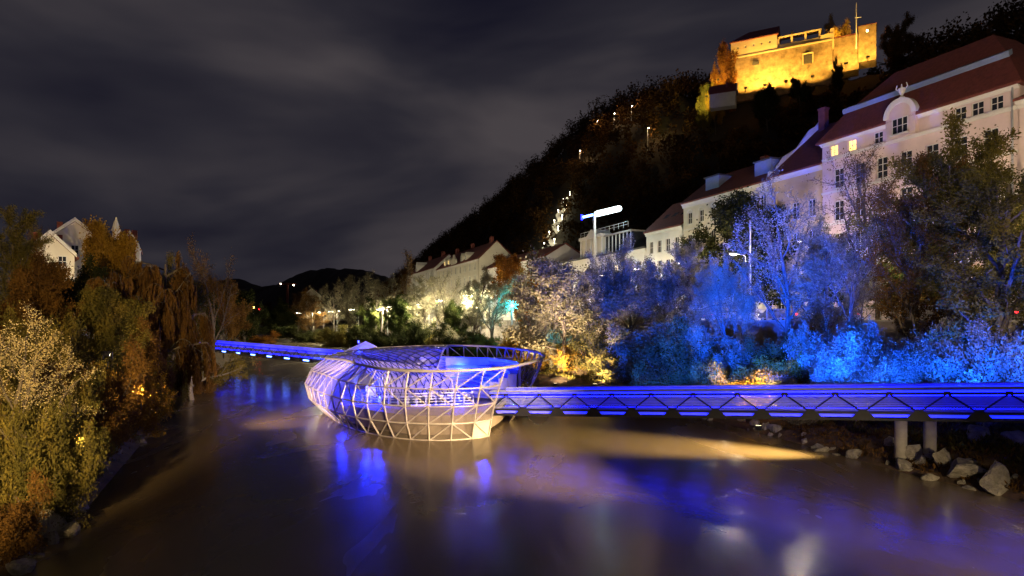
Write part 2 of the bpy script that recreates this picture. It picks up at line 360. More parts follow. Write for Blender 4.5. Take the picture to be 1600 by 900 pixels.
# ------------------------------------------------------------------ trees: branch skeletons with leaf faces
def unit(v): return v/(np.linalg.norm(v)+1e-9)
def grow_tree(seed, spec):
    rng = np.random.default_rng(seed); branches = []
    def perp(d):
        a = np.cross(d, [0, 0, 1.] if abs(d[2]) < .9 else [1., 0, 0]); return unit(a)
    def grow(p, d, L, r, lev):
        ns = spec['seg'][lev]; pts = [p]; rad = [r]; dirs = [d]
        for i in range(ns):
            d = unit(d+rng.normal(size=3)*spec['jit'][lev]+np.array([0, 0, spec['up'][lev]]))
            p = p+d*L/ns; pts.append(p); rad.append(r*(1-(1-spec['tip'])*(i+1)/ns)); dirs.append(d)
        branches.append((lev, np.array(pts), np.array(rad)))
        if lev+1 >= spec['levels']: return
        n = spec['n'][lev]; n = max(1, int(n*(.8+.4*rng.random())))
        az = rng.random()*6.28
        for k in range(n):
            f = spec['start'][lev]+(1-spec['start'][lev])*((k+rng.random()*.9)/n)
            f = min(f, .995); x = f*ns; i = int(x); q = pts[i]+(pts[i+1]-pts[i])*(x-i); dd = dirs[min(i+1, ns)]
            az += 2.4+rng.normal()*.35; a = math.radians(spec['ang'][lev]*(1+.28*rng.normal()))
            u = perp(dd); w = np.cross(dd, u); nd = unit(dd*math.cos(a)+(u*math.cos(az)+w*math.sin(az))*math.sin(a))
            sh = spec['shape'](f) if lev == 0 else 1-.45*f
            grow(q, nd, L*spec['ratio'][lev]*sh*(.75+.5*rng.random()), max(rad[i]*spec['rr'][lev], spec['rmin']), lev+1)
    for s in range(spec.get('stems', 1)):
        st = spec.get('stems', 1)
        if st == 1: d0 = np.array([spec.get('lean', 0), 0, 1.]); p0 = np.array([0, 0, -.3])
        else:
            a = 6.28*s/st+rng.random(); k = spec.get('fan', .5)*(.5+rng.random()); d0 = np.array([math.cos(a)*k, math.sin(a)*k, 1.]); p0 = np.array([math.cos(a)*.2, math.sin(a)*.2, -.2])
        grow(p0, unit(d0), spec['L']*(.8+.4*rng.random() if st > 1 else 1), spec['r'], 0)
    V = []; Q = []; b = 0
    for lev, pts, rad in branches:
        n = (8, 5, 4, 3, 3)[lev]; m = len(pts); t = np.gradient(pts, axis=0); t /= np.linalg.norm(t, axis=1)[:, None]+1e-9
        u = np.cross(t, [.13, .21, .97]); u /= np.linalg.norm(u, axis=1)[:, None]+1e-9; w = np.cross(t, u)
        an = np.arange(n)*2*np.pi/n
        ring = pts[:, None]+(u[:, None]*np.cos(an)[None, :, None]+w[:, None]*np.sin(an)[None, :, None])*rad[:, None, None]
        V.append(ring.reshape(-1, 3)); i = b+np.arange(m*n).reshape(m, n); j = np.roll(i, -1, 1)
        Q.append(np.stack([i[:-1], j[:-1], j[1:], i[1:]], -1).reshape(-1, 4)); b += m*n
    tv = np.concatenate(V); tq = np.concatenate(Q)
    # leaves on the outer branch orders
    src = [(pts, lev) for lev, pts, rad in branches if lev >= spec['leaf_from']]
    nl = spec['leaves']; seg = np.concatenate([p[:-1] for p, _ in src]); seg2 = np.concatenate([p[1:] for p, _ in src])
    ln = np.linalg.norm(seg2-seg, axis=1); pick = rng.choice(len(seg), nl, p=ln/ln.sum()); f = rng.random(nl)[:, None]
    c = seg[pick]*(1-f)+seg2[pick]*f; ax = (seg2-seg)[pick]; ax /= np.linalg.norm(ax, axis=1)[:, None]+1e-9
    c = c+rng.normal(size=(nl, 3))*spec['off']
    sz = spec['leaf']*(.55+.9*rng.random(nl))[:, None]
    d = rng.normal(size=(nl, 3)); d = d*(1-spec['align'])+ax*spec['align']*1.6; d[:, 2] += spec.get('hang', 0); d /= np.linalg.norm(d, axis=1)[:, None]+1e-9
    e = np.cross(d, rng.normal(size=(nl, 3))); e /= np.linalg.norm(e, axis=1)[:, None]+1e-9
    wd = spec.get('wide', .35)
    LV = np.stack([c, c+d*sz*.5+e*sz*wd, c+d*sz, c+d*sz*.5-e*sz*wd], 1).reshape(-1, 3); LQ = np.arange(nl*4).reshape(nl, 4)
    # tint: neighbouring leaves alike, with scatter
    tint = .5+.22*np.sin(c[:, 0]*1.7+seed)+.18*np.sin(c[:, 1]*1.9+c[:, 2]*1.3)+.16*rng.normal(size=nl)
    h = max(LV[:, 2].max(), tv[:, 2].max()); rad = np.percentile(np.abs(np.concatenate([LV[:, :2], LV[:, 1::-1]])), 97)
    return fast_mesh('trunk', tv, tq, smooth=True), fast_mesh('crown', LV, LQ, {'tint': np.clip(tint, 0, 1)}), h, rad
SP = {}
base = dict(levels=4, seg=(7,6,5,4), jit=(.07,.14,.2,.25), up=(.05,.10,.06,.02), tip=.35, n=(9,8,8), start=(.3,.22,.15), ang=(48,45,45), ratio=(.62,.5,.42), rr=(.55,.5,.5), rmin=.012,
            shape=lambda f: 1.15-.65*f, L=8.2, r=.20, leaf_from=2, leaves=15000, off=.13, leaf=.20, align=.35)
def spec(**k): d = dict(base); d.update(k); return d
SP['willow'] = spec(L=6.4, n=(9,9,9), start=(.22,.2,.1), ratio=(.85,.5,.42), ang=(52,42,40), up=(.03,.07,.03,-.02), leaves=60000, leaf=.12, wide=.2, align=.5, stems=2, fan=.35, r=.2)
SP['tall'] = spec(L=8.8, n=(17,8,7), start=(.14,.2,.12), ratio=(.45,.5,.45), ang=(42,42,42), leaves=44000, leaf=.095, wide=.26, off=.10, shape=lambda f: 1.15-.75*f, lean=.06)
SP['bare'] = spec(L=8.0, n=(10,9,9), ratio=(.6,.52,.45), ang=(40,40,40), leaves=10000, leaf=.09, wide=.22, r=.17, rmin=.011, lean=.1, jit=(.1,.16,.2,.25))
SP['bush'] = spec(L=6.5, stems=7, fan=.75, n=(7,7,6), start=(.08,.1,.1), ratio=(.5,.5,.45), ang=(55,45,45), leaves=34000, leaf=.205, wide=.36, r=.09, leaf_from=1, off=.3, shape=lambda f: 1.1-.5*f, seg=(6,5,4,3))
SP['round'] = spec(L=7.2, n=(12,8,7), start=(.18,.2,.15), ratio=(.62,.5,.45), leaves=42000, leaf=.165, off=.22, wide=.36, shape=lambda f: 1.05-.45*abs(f-.35))
SP['weep'] = spec(L=7.6, n=(12,10,8), start=(.4,.25,.1), ratio=(.5,.65,1.0), ang=(55,45,30), up=(.05,.02,-.32,-.75), jit=(.06,.12,.12,.06), leaves=44000, leaf=.24, wide=.11, align=.9, off=.05, hang=-.6, leaf_from=3, seg=(7,6,6,7))
SP['poplar'] = spec(L=9.3, n=(22,8,6), start=(.15,.15,.1), ratio=(.30,.45,.42), ang=(24,26,30), up=(.05,.2,.12,.08), leaves=5000, leaf=.12, wide=.22, shape=lambda f: 1.1-.7*f, r=.15)
PROTO = {}
for i, (k, s) in enumerate(SP.items()):
    for v in range(2 if k in ('weep', 'poplar') else 3): PROTO[k, v] = grow_tree(101+i*10+v, s)
    for v in range(3):
        if (k, v) in PROTO:
            PROTO[k, v][0].materials.append(MAT['bark']); PROTO[k, v][1].materials.append(LEAF['olive'])
_tc = {}
def tree(kind, px, ytop, Y, wpx, leaf, label, name='tree', group=None, zb=None, cat=None, bark=None, X=None, rz=None, sink=.15):
    """a tree standing at the place whose picture column is px at distance Y, its top reaching row ytop"""
    vs_ = [v for v in range(3) if (kind, v) in PROTO]; i = _tc.get(kind, 0); _tc[kind] = i+1
    tm, cm, h, rad = PROTO[kind, vs_[i % len(vs_)]]
    if X is None: X = (px-800)/F*Y
    if zb is None:
        if X > rbx(Y)-1: zb = float(zr(X, Y)) if X < fence_x(Y) else STREET
        else: zb = float(zl(X, Y))
        zb -= sink
    ztop = CAMH-(ytop-HOR)/F*Y; sz = (ztop-zb)/h; sx = wpx/F*Y/(2*rad)
    t = thing(name, label, cat or ('shrub' if kind == 'bush' else 'tree'), (X, Y, zb), rz if rz is not None else (i*2.399+px*.01), group)
    for nm, me, mt in (('trunk' if kind != 'bush' else 'stem', tm, bark or MAT['bark']), ('crown', cm, LEAF[leaf])):
        o = inst(nm, me, t, scale=(sx, sx, sz)); o.material_slots[0].link = 'OBJECT'; o.material_slots[0].material = mt
    return t

# ------------------------------------------------------------------ hillside forest (one mass)
def forest():
    rng = np.random.default_rng(5); n = 3300
    q = rng.uniform(60, 760, n*3); t = rng.uniform(22, 165, n*3)
    keep = rng.random(n*3) < np.where(t > 85, .75, .36); q, t = q[keep][:n], t[keep][:n]
    X, Y = qt_xy(q, t)
    lx = (X-85.75)*.873+(Y-250)*-.487; ly = (X-85.75)*.487+(Y-250)*.873        # keep the castle and the ground before it clear
    stp = np.abs(X/Y*F+800-(868+ (0))) < 12                                      # and the lit stairway
    hz = hill_z(q, t); ypx = HOR-(hz-CAMH)/Y*F
    ok = ~((lx > -4) & (lx < 55) & (ly > -13) & (ly < 20)) & ~(stp & (ypx > 300)); q, t, X, Y, hz, lx, ly = q[ok], t[ok], X[ok], Y[ok], hz[ok], lx[ok], ly[ok]
    m = 165; n = len(q); H = rng.uniform(7, 15, n); H = np.where((lx > -6) & (lx < 58) & (ly > -50) & (ly < 10), H*.5, H); R = H*rng.uniform(.26, .42, n)*np.where(H < 7, 1.5, 1)
    u = rng.normal(size=(n, m, 3)); u /= np.linalg.norm(u, axis=2)[..., None]; rr = rng.random((n, m, 1))**.4
    lob = 1+.28*np.sin(u[..., 0:1]*4+rng.random((n, 1, 1))*6)+.22*np.sin(u[..., 2:3]*5+rng.random((n, 1, 1))*6)
    c = u*rr*lob*np.stack([R, R, H*.42], -1)[:, None]; c[..., 2] += (H*.6)[:, None]
    c += np.stack([X, Y, hz-.5], -1)[:, None]; c = c.reshape(-1, 3); N = len(c)
    d = rng.normal(size=(N, 3)); d /= np.linalg.norm(d, axis=1)[:, None]; e = np.cross(d, rng.normal(size=(N, 3))); e /= np.linalg.norm(e, axis=1)[:, None]
    s = rng.uniform(.5, 1.25, N)[:, None]
    V = np.stack([c-d*s*.5, c+e*s*.4, c+d*s*.5, c-e*s*.4], 1).reshape(-1, 3)
    tint = np.clip(np.repeat(rng.random(n), m)*.8+rng.normal(size=N)*.12, 0, 1)
    me = fast_mesh('hillside_forest', V, np.arange(N*4).reshape(N, 4), {'tint': tint}); me.materials.append(LEAF['forest'])
    tag(link(bpy.data.objects.new('hillside_forest', me)), 'dark autumn forest covering the slope of the castle hill', 'forest', kind='stuff')
forest()

# ------------------------------------------------------------------ buildings along the street
CF = 72.0; TH = math.atan2(-.928, .371)
def facY(px, C=CF): return C/((px-800)/F+.4)
class Facade:
    """local x runs along the facade from its far end, y into the house, z up from the street"""
    def __init__(s, name, label, px0, px1, C=CF, z0=STREET, cat='building', set_back=0.0, near_Y=None):
        s.C = C+set_back/.928; s.Y0 = facY(px0, s.C); Y1 = near_Y or facY(px1, s.C); s.L = (s.Y0-Y1)/.928; s.z0 = z0
        s.root = thing(name, label, cat, (s.C-.4*s.Y0, s.Y0, z0), TH)
    def at(s, px, py):
        Y = facY(px, s.C); return (s.Y0-Y)/.928, CAMH-(py-HOR)/F*Y-s.z0
def wall_mesh(L, H, holes, y=0.0, depth=.28, z0=0.0):
    m = MB(); xs = sorted({0, L, *[a for h in holes for a in (h[0], h[0]+h[2])]}); zs = sorted({z0, H, *[a for h in holes for a in (h[1], h[1]+h[3])]})
    for i in range(len(xs)-1):
        for j in range(len(zs)-1):
            cx, cz = (xs[i]+xs[i+1])/2, (zs[j]+zs[j+1])/2
            if any(h[0] < cx < h[0]+h[2] and h[1] < cz < h[1]+h[3] for h in holes): continue
            m.add([(xs[i],y,zs[j]),(xs[i+1],y,zs[j]),(xs[i+1],y,zs[j+1]),(xs[i],y,zs[j+1])], [(0,1,2,3)])
    for (a, b, w_, h_) in [h[:4] for h in holes]:
        c, d = a+w_, b+h_
        m.add([(a,y,b),(c,y,b),(c,y,d),(a,y,d),(a,y+depth,b),(c,y+depth,b),(c,y+depth,d),(a,y+depth,d)], [(0,4,5,1),(1,5,6,2),(2,6,7,3),(3,7,4,0)])
    return m
_wm = {}
def window(root, x, z, w_, h_, glass, y=0.0, cols=2, rows=2, sill=True):
    key = (round(w_, 2), round(h_, 2), cols, rows)
    if key not in _wm:
        m = MB(); t = .08; m.box(0,t,.12,.2,0,h_); m.box(w_-t,w_,.12,.2,0,h_); m.box(t,w_-t,.12,.2,0,t); m.box(t,w_-t,.12,.2,h_-t,h_)
        for c in range(1, cols): m.box(w_*c/cols-.035, w_*c/cols+.035, .125, .195, t, h_-t)
        for r in range(1, rows): m.box(t, w_-t, .13, .19, h_*r/rows-.03, h_*r/rows+.03)
        g = MB(); g.box(.02, w_-.02, .205, .23, .02, h_-.02)
        s = MB(); s.box(-.12, w_+.12, -.14, .1, -.14, -.003)
        _wm[key] = (m.mesh('window', MAT['frame']), {}, g, s.mesh('sill', MAT['frame']))
    wm, gm, g, sm = _wm[key]
    if glass not in gm: gm[glass] = g.mesh('pane', MAT[glass])
    o = inst('window', wm, root, (x, y, z)); inst('pane', gm[glass], o)
    if sill: inst('sill', sm, o)
    return o
def shell(fa, H, depth, wallmat, holes, prof, roofmat, eave=.5, wins=True, cornice=True, end_over=.25, roof_on=True, ch=.75):
    """walls with real window openings, gable ends under the roof profile, roof slabs of given thickness"""
    L = fa.L; r = fa.root
    wall_mesh(L, H, holes).build('facade_wall', wallmat, r)
    sd = MB(); poly = [(0.0, 0.0), (depth, 0.0)]+[(y, z) for y, z in reversed(prof) if 0 <= y <= depth]
    sd.prism([(.3,0),(depth,0)]+[(min(max(y,.3),depth), z) for y, z in reversed(prof)], 'x', .001, .3); sd.prism([(.3,0),(depth,0)]+[(min(max(y,.3),depth), z) for y, z in reversed(prof)], 'x', L-.3, L-.001)
    sd.box(.3, L-.3, depth-.3, depth, 0, H); sd.box(.3,L-.3,.31,.34,0,H)
    sd.build('side_wall', wallmat, r)
    rf = MB(); pr = list(prof); (ya, za), (yb, zb) = pr[0], pr[1]; k = (zb-za)/max(yb-ya, 1e-3)
    pr[0] = (ya-eave, za-k*eave*.5); (ya, za), (yb, zb) = pr[-1], pr[-2]; pr[-1] = (ya+eave, za)
    up = [(y, z+.28) for y, z in pr]; lo = [(y, z+.03) for y, z in pr]
    for i in range(len(pr)-1): rf.prism([lo[i], lo[i+1], up[i+1], up[i]], 'x', -end_over, L+end_over)
    roof = rf.build('roof', roofmat, r) if roof_on else None
    if cornice:
        c = MB(); c.prism([(-.02,H-ch),(-.02,H-.07),(-.42,H-.07),(-.36,H-.07-ch*.2),(-.18,H-.07-ch*.45),(-.12,H-ch)], 'x', -.15, L+.15); c.build('cornice', MAT['white'], r)
    if wins:
        for h in holes: window(r, h[0], h[1], h[2], h[3], h[4] if len(h) > 4 else 'dglass', cols=h[5] if len(h) > 5 else 2, rows=h[6] if len(h) > 6 else 2)
    return roof
def hip_roof(fa, levels, depth, mat, x0=0.0, x1=None):
    m = MB(); x1 = fa.L if x1 is None else x1; n = len(levels); V = []; Fs = []
    for i, z in levels: V += [(x0+i,i,z),(x1-i,i,z),(x1-i,depth-i,z),(x0+i,depth-i,z)]
    for k in range(n-1):
        for j in range(4): Fs.append((k*4+j, k*4+(j+1)%4, (k+1)*4+(j+1)%4, (k+1)*4+j))
    Fs.append(tuple((n-1)*4+j for j in range(4))); Fs.append((3,2,1,0)); m.add(V, Fs); return m.build('roof', mat, fa.root)
def band(fa, z, h, p, mat, name='string_course'):
    MB().box(.0, fa.L, -p, -.002, z, z+h).build(name, mat, fa.root)
def grid_holes(fa, x0, x1, n, z, w_, h_, lit=None, glass='dglass'):
    return [(x0+(x1-x0)*(k+.5)/n-w_/2, z, w_, h_, 'lit' if lit and k in lit else glass) for k in range(n)]

# A: pink building with mansard roof and round gable
A = Facade('mansard_house', 'large pink town house with red mansard roof and round gable', 1285, 1591)
eH = A.at(1440, 178)[1]; c2 = A.at(1440, 212)[1]
hol = []
for px, lit in ((1303,1),(1331,1),(1372,0),(1500,0),(1527,0),(1557,0)):
    x, _ = A.at(px, 0); hol.append((min(max(x-.6,.3),A.L-1.5), c2+.5, 1.2, 1.35, 'lit' if lit else 'dglass', 2, 2))
for row in range(4):
    for k in range(7): hol.append((1.0+(A.L-2)*(k+.5)/7-.7, c2-3.6-row*4.0, 1.4, 2.4, 'dglass', 2, 3))
hol = [h for h in hol if h[1] > .5]
gx = A.at(1412, 0)[0]; hol = [h for h in hol if not (h[1] > c2 and abs(h[0]+.75-gx) < 2.6)]
shell(A, eH, 15, MAT['pink'], hol, [(0,eH),(15,eH)], MAT['roof'], roof_on=False, ch=.42)
roofA = hip_roof(A, [(-.55,eH-.06),(-.55,eH+.16),(1.9,eH+3.7),(5.6,eH+7.9),(7.3,eH+8.3)], 15, MAT['roof'])
MB().prism([(1.6,eH+3.5),(2.1,eH+3.85),(2.0,eH+4.35),(1.45,eH+4.05)], 'x', 1.7, A.L-1.7).build('gutter_band', MAT['copper'], roofA)
band(A, c2, .35, .25, MAT['white']); band(A, c2-4.1, .25, .18, MAT['white']); band(A, c2-8.1, .25, .18, MAT['white'])
# round gable standing in front of the roof
gb = MB(); R_ = 1.75; zc = eH+.35; pts = [(gx-R_, c2+.36)]+[(gx-R_, zc)]+[(gx-R_*math.cos(a), zc+R_*math.sin(a)) for a in np.linspace(.05, math.pi-.05, 17)]+[(gx+R_, zc),(gx+R_, c2+.36)]
gb.prism(pts, 'y', -.55, 2.2); gab = gb.build('round_gable', MAT['pink'], A.root)
ar = MB()
for a0, a1 in zip(np.linspace(0, math.pi, 19)[:-1], np.linspace(0, math.pi, 19)[1:]):
    ar.prism([(gx-r*math.cos(a), zc+r*math.sin(a)) for r, a in ((R_-.35,a0),(R_+.2,a0),(R_+.2,a1),(R_-.35,a1))], 'y', -.75, -.1)
ar.build('gable_moulding', MAT['white'], gab)
window(gab, gx-.95, c2+.75, 1.9, 1.75, 'dglass', y=-.76, cols=3, rows=2)
ur = MB(); zt = zc+R_+.2
ur.tube([(gx,-.3,zt-.1),(gx,-.3,zt+.15),(gx,-.3,zt+.3),(gx,-.3,zt+.7),(gx,-.3,zt+1.1),(gx,-.3,zt+1.2),(gx,-.3,zt+1.6)], [.3,.3,.1,.32,.38,.12,.05], 10)
for s_ in (-1, 1): ur.tube([(gx+s_*.3,-.3,zt+.9),(gx+s_*.7,-.3,zt+1.2),(gx+s_*.55,-.3,zt+1.6)], .07, 6)
ur.build('stone_urn', MAT['white'], gab)
pp = MB(); pp.tube([(A.L-.4,-.2,0),(A.L-.4,-.2,eH-.2)], .09, 8); pp.build('downpipe', MAT['greysteel'], A.root)
# A2: lower wing towards the camera
A2 = Facade('corner_wing', 'lower pink wing with dark red roof beyond the mansard house corner', 1592, 1700)
h2 = A.at(1591, 158)[1]
hl = [(2.5+k*3.2-.7, z, 1.4, 2.2, 'dglass', 2, 3) for k in range(3) for z in (2, 6.2, 10.4, 14.6) if 2.5+k*3.2+.7 < A2.L]
shell(A2, h2, 14, MAT['pink'], hl, [(0,h2),(7,h2+3.2),(14,h2)], MAT['roof'])
# B: yellow house with curved white fire-wall gable
B = Facade('yellow_house', 'ochre house with steep red roof and curved white fire wall', 1206, 1284)
hB = B.at(1245, 267)[1]
hl = [h for z in (1.2, 5.4, 9.6, 13.6) for h in grid_holes(B, .3, B.L-.3, 3, z, 1.2, 2.2)]
shell(B, hB, 19, MAT['yellow'], hl, [(0,hB),(9.5,hB+8),(19,hB)], MAT['roof'])
fw = MB(); cur = [(-.2,hB-.6),(-.2,hB+.9),(.9,hB+1.0),(1.3,hB+1.9)]+[(1.3+(8.6-1.3)*k/6, hB+1.9+6.4*k/6+.35*math.sin(k/6*math.pi*3)) for k in range(1,7)]+[(9.5,hB+9.3),(10.4,hB+8.5),(10.4,hB-.6)]
fw.prism(cur, 'x', -.55, -.27); fw.build('fire_wall', MAT['white'], B.root)
ch = MB(); ch.box(.4,1.5,8.2,9.0,hB+6.5,hB+10.2); ch.box(.3,1.6,8.1,9.1,hB+10.2,hB+10.45); ch.build('chimney', MAT['roof'], B.root)
# D: cream house with dormers
D = Facade('cream_house', 'cream house with arched upper windows and two boxy grey roof dormers', 1068, 1205)
hD = D.at(1130, 302)[1]
hl = []
for px in (1078, 1096, 1114, 1132, 1152, 1174, 1192):
    x, _ = D.at(px, 0)
    for z, hh in ((hD-3.6, 1.9), (hD-7.6, 2.3), (hD-11.8, 2.3), (hD-15.8, 2.3)): hl.append((min(max(x-.55,.3), D.L-1.4), z, 1.1, hh, 'dglass', 2, 2))
rD = shell(D, hD, 12, MAT['cream'], hl, [(0,hD),(6,hD+4.6),(12,hD)], MAT['roof'])
band(D, hD-4.6, .25, .15, MAT['white'])
for h in hl[::4]:
    a = MB(); cx = h[0]+.55; zz = hD-1.7
    a.prism([(cx-.7*math.cos(t), zz+.0+.55*math.sin(t)) for t in np.linspace(0, math.pi, 9)]+[(cx+.55,zz)][:0]+[(cx+.52*math.cos(t), zz+.4*math.sin(t)) for t in np.linspace(0, math.pi, 9)], 'y', -.12, -.003); a.build('window_arch', MAT['white'], D.root)
for px in (1100, 1178):
    x, _ = D.at(px, 0); d = MB(); d.box(x-1.6,x+1.6,1.6,5.4,hD+1.0,hD+3.6); dm = d.build('dormer', MAT['copper'], rD)
    MB().box(x-1.8,x+1.8,1.4,5.8,hD+3.6,hD+3.8).build('dormer_roof', MAT['darkroof'], dm)
for px in (1140, 1200):
    x, _ = D.at(px, 0); c = MB(); c.box(x-.5,x+.5,6.4,7.2,hD+3.4,hD+6.0); c.build('chimney', MAT['roof'], rD)
# E: low house with skylights
E = Facade('skylight_house', 'lower house with red roof and skylights beside the cream house', 1010, 1066)
hE = E.at(1040, 357)[1]
hl = [h for z in (1, 5, 8.6, 12.2) for h in grid_holes(E, .3, E.L-.3, 4, z, 1.2, 2.2, glass='litshop' if z == 1 else 'dglass')]
rE = shell(E, hE, 12, MAT['white'], hl, [(0,hE),(6,hE+5.4),(12,hE)], MAT['roof'])
for k in range(3):
    a = MB(); x = 2.0+k*2.6; a.add([(x,1.6,hE+1.75),(x+1.3,1.6,hE+1.75),(x+1.3,3.0,hE+3.01),(x,3.0,hE+3.01),(x,1.6,hE+1.85),(x+1.3,1.6,hE+1.85),(x+1.3,3.0,hE+3.12),(x,3.0,hE+3.12)],[(4,5,6,7),(0,1,5,4),(1,2,6,5),(2,3,7,6),(3,0,4,7)]); a.build('skylight', MAT['dglass'], rE)
# F: flat-roofed block with terrace pavilion
Fb = Facade('terrace_block', 'flat roofed block with lit columned pavilion on its roof terrace', 850, 1009)
hF = Fb.at(930, 402)[1]
hl = [h for z in (1, 5, 9) for h in grid_holes(Fb, .5, Fb.L-.5, 11, z, 1.6 if z > 1 else 2.4, 2.2, glass='litshop' if z == 1 else 'dglass')]
hl = [(h[0], h[1], h[2], h[3], ('litshop' if (i % 5 == 0) else h[4])) for i, h in enumerate(hl)]
shell(Fb, hF, 14, MAT['white'], hl, [(0,hF),(14,hF+.05)], MAT['darkroof'])
xa, xb, xm = Fb.at(897,0)[0], Fb.at(970,0)[0], Fb.at(930,0)[0]
pv = MB(); pv.box(xa,xm-.2,2,8,hF+.3,hF+4.6); pav = pv.build('pavilion', MAT['cream'], Fb.root)
for k in range(5):
    x = xa+(xm-.2-xa)*k/4; MB().tube([(x,1.75,hF+.3),(x,1.75,hF+.5),(x,1.75,hF+4.3),(x,1.75,hF+4.55)],[.3,.2,.17,.28],10).build('column', MAT['white'], pav)
MB().box(xa-.4,xm+.2,1.4,8.4,hF+4.6,hF+5.2).build('pavilion_roof', MAT['white'], pav)
MB().prism([(xa+(xm-xa)*.3,hF+5.2),(xa+(xm-xa)*.75,hF+5.2),(xa+(xm-xa)*.52,hF+6.6)], 'y', 1.5, 6).build('pediment', MAT['white'], pav)
MB().tube([(xa+(xm-xa)*.52,2.2,hF+6.4),(xa+(xm-xa)*.52,2.2,hF+9)], .06, 6).build('mast', MAT['pole'], pav)
gp = MB(); gp.box(xm+.3,xb,2.4,8,hF+.3,hF+4.4); gpo = gp.build('glass_pavilion', MAT['dglass'], Fb.root)
for k in range(8):
    x = xm+.3+(xb-xm-.3)*k/7; MB().box(x-.07,x+.07,2.25,2.38,hF+.3,hF+4.5).build('mullion', MAT['frame'], gpo)
MB().box(xm+.1,xb+.3,2.0,8.3,hF+4.4,hF+4.7).build('flat_roof', MAT['concrete'], gpo)
tr = MB()
for k in range(12): x = xa+(xb-xa)*k/11; tr.tube([(x,1.7,hF+5.2),(x,1.7,hF+6.3)], .035, 4)
tr.tube([(xa,1.7,hF+6.3),(xb,1.7,hF+6.3)], .05, 4); tr.tube([(xa,1.7,hF+5.75),(xb,1.7,hF+5.75)], .03, 4); tr.build('terrace_railing', MAT['frame'], Fb.root)
# G, H: far houses; gable ends face the camera
G = Facade('gabled_house', 'pale far house with red roof, dormers and blank gable end', 683, 747)
hG = G.at(715, 413)[1]
hl = [h for z in (hG-3.4, hG-7.4, hG-11.4) for h in grid_holes(G, .6, G.L-.6, 9, z, 1.4, 2.3, lit=None)]
rG = shell(G, hG, 13, MAT['cream'], hl, [(0,hG),(6.5,hG+6),(13,hG)], MAT['roof'])
for fx_ in (.2, .3, .62, .72):
    x = G.L*fx_; d = MB(); d.prism([(x-1,hG+.8),(x+1,hG+.8),(x+1,hG+2.6),(x,hG+3.6),(x-1,hG+2.6)], 'y', .3, 3.8); dm = d.build('dormer', MAT['cream'], rG); window(dm, x-.6, hG+1.0, 1.2, 1.4, 'lit' if fx_ < .4 else 'dglass', y=.08, sill=False)
d = MB(); x = G.L*.46; d.prism([(x-3,hG),(x+3,hG),(x+2.6,hG+2),(x+1,hG+2.6),(x,hG+3.8),(x-1,hG+2.6),(x-2.6,hG+2)], 'y', -.3, .4); d.build('front_gable', MAT['cream'], rG)
for f_ in (.12, .5, .9): MB().box(G.L*f_-.8,G.L*f_+.8,6,7,hG+5,hG+8).build('chimney', MAT['roof'], rG)
Hh = Facade('steep_roofed_house', 'small far house with steep dark red roof left of the gabled house', 638, 676)
hH = Hh.at(657, 425)[1]
hl = [h for z in (hH-3.4, hH-7.4) for h in grid_holes(Hh, .6, Hh.L-.6, 9, z, 1.4, 2.3)]
rH = shell(Hh, hH, 14, MAT['white'], hl, [(0,hH),(7,hH+6),(14,hH)], MAT['roof'])
x = Hh.L*.35; d = MB(); d.prism([(x-1.6,hH+.4),(x+1.6,hH+.4),(x+1.6,hH+3.5),(x,hH+5),(x-1.6,hH+3.5)], 'y', .2, 5); d.build('dormer', MAT['white'], rH)
for f_ in (.3, .8): MB().box(Hh.L*f_-.9,Hh.L*f_+.9,6.4,7.6,hH+5,hH+8).build('chimney', MAT['roof'], rH)
G2 = Facade('low_pale_annex', 'low pale annex between the gabled house and the terrace block', 755, 850)
hl = grid_holes(G2, .6, G2.L-.6, 12, 1, 2.6, 2.4, glass='litshop')+grid_holes(G2, .6, G2.L-.6, 12, 6, 1.4, 2.2)
hG2 = G2.at(800, 412)[1]; shell(G2, hG2, 12, MAT['white'], hl, [(0,hG2),(6,hG2+3.4),(12,hG2)], MAT['roof'])

# left bank houses behind the trees
def gable_house(name, label, pxc, py_peak, py_eave, Y, half_px, wallmat, depth=14, rz=0.0, base=6.0, wins=0):
    c = P(pxc, 0, Y); zp = CAMH-(py_peak-HOR)/F*Y; ze = CAMH-(py_eave-HOR)/F*Y; hw = half_px/F*Y
    r = thing(name, label, 'house', (c.x, Y, base), rz); ze -= base; zp -= base
    MB().prism([(-hw,-1),(hw,-1),(hw,ze),(0,zp),(-hw,ze)], 'y', 0, depth).build('wall', wallmat, r)
    rf = MB(); k = (zp-ze)/hw
    for s_ in (-1, 1): rf.prism([(0,zp+.03),(s_*(hw+.5),ze-k*.5+.03),(s_*(hw+.5),ze-k*.5+.3),(0,zp+.32)], 'y', -.25, depth+.3)
    ro = rf.build('roof', MAT['roof'], r)
    for s_ in (-.45, .5): MB().box(s_*hw-.4,s_*hw+.4,depth*.3,depth*.3+.8,zp-abs(s_)*(zp-ze)-.3,zp-abs(s_)*(zp-ze)+1.9).build('chimney', MAT['roof'], ro)
    pp = MB(); 
    for s_ in (-1, 1): pp.prism([(0,zp+.02),(s_*(hw+.2),ze-k*.2+.02),(s_*(hw+.2),ze-k*.2+.55),(0,zp+.6)], 'y', -.5, -.26)
    pp.build('gable_coping', MAT['white'], r)
    for k2 in range(wins):
        x = -hw*.5+hw*k2/(max(wins-1,1)); window(r, x-.5, ze-1.6, 1.0, 1.5, 'dglass', y=-.21)
    return r
gable_house('gabled_house', 'white gable house behind the trees on the opposite bank', 117, 346, 382, 98, 42, MAT['white'], rz=.62, wins=3)
gable_house('gabled_house', 'lower white gable house in front of the bigger gable', 78, 366, 398, 88, 32, MAT['cream'], rz=.70, wins=2)
ct = gable_house('stepped_gable_house', 'narrow red house with white turret beside the golden tree', 203, 366, 384, 105, 11, MAT['roof'], rz=.5, wins=0, depth=7)
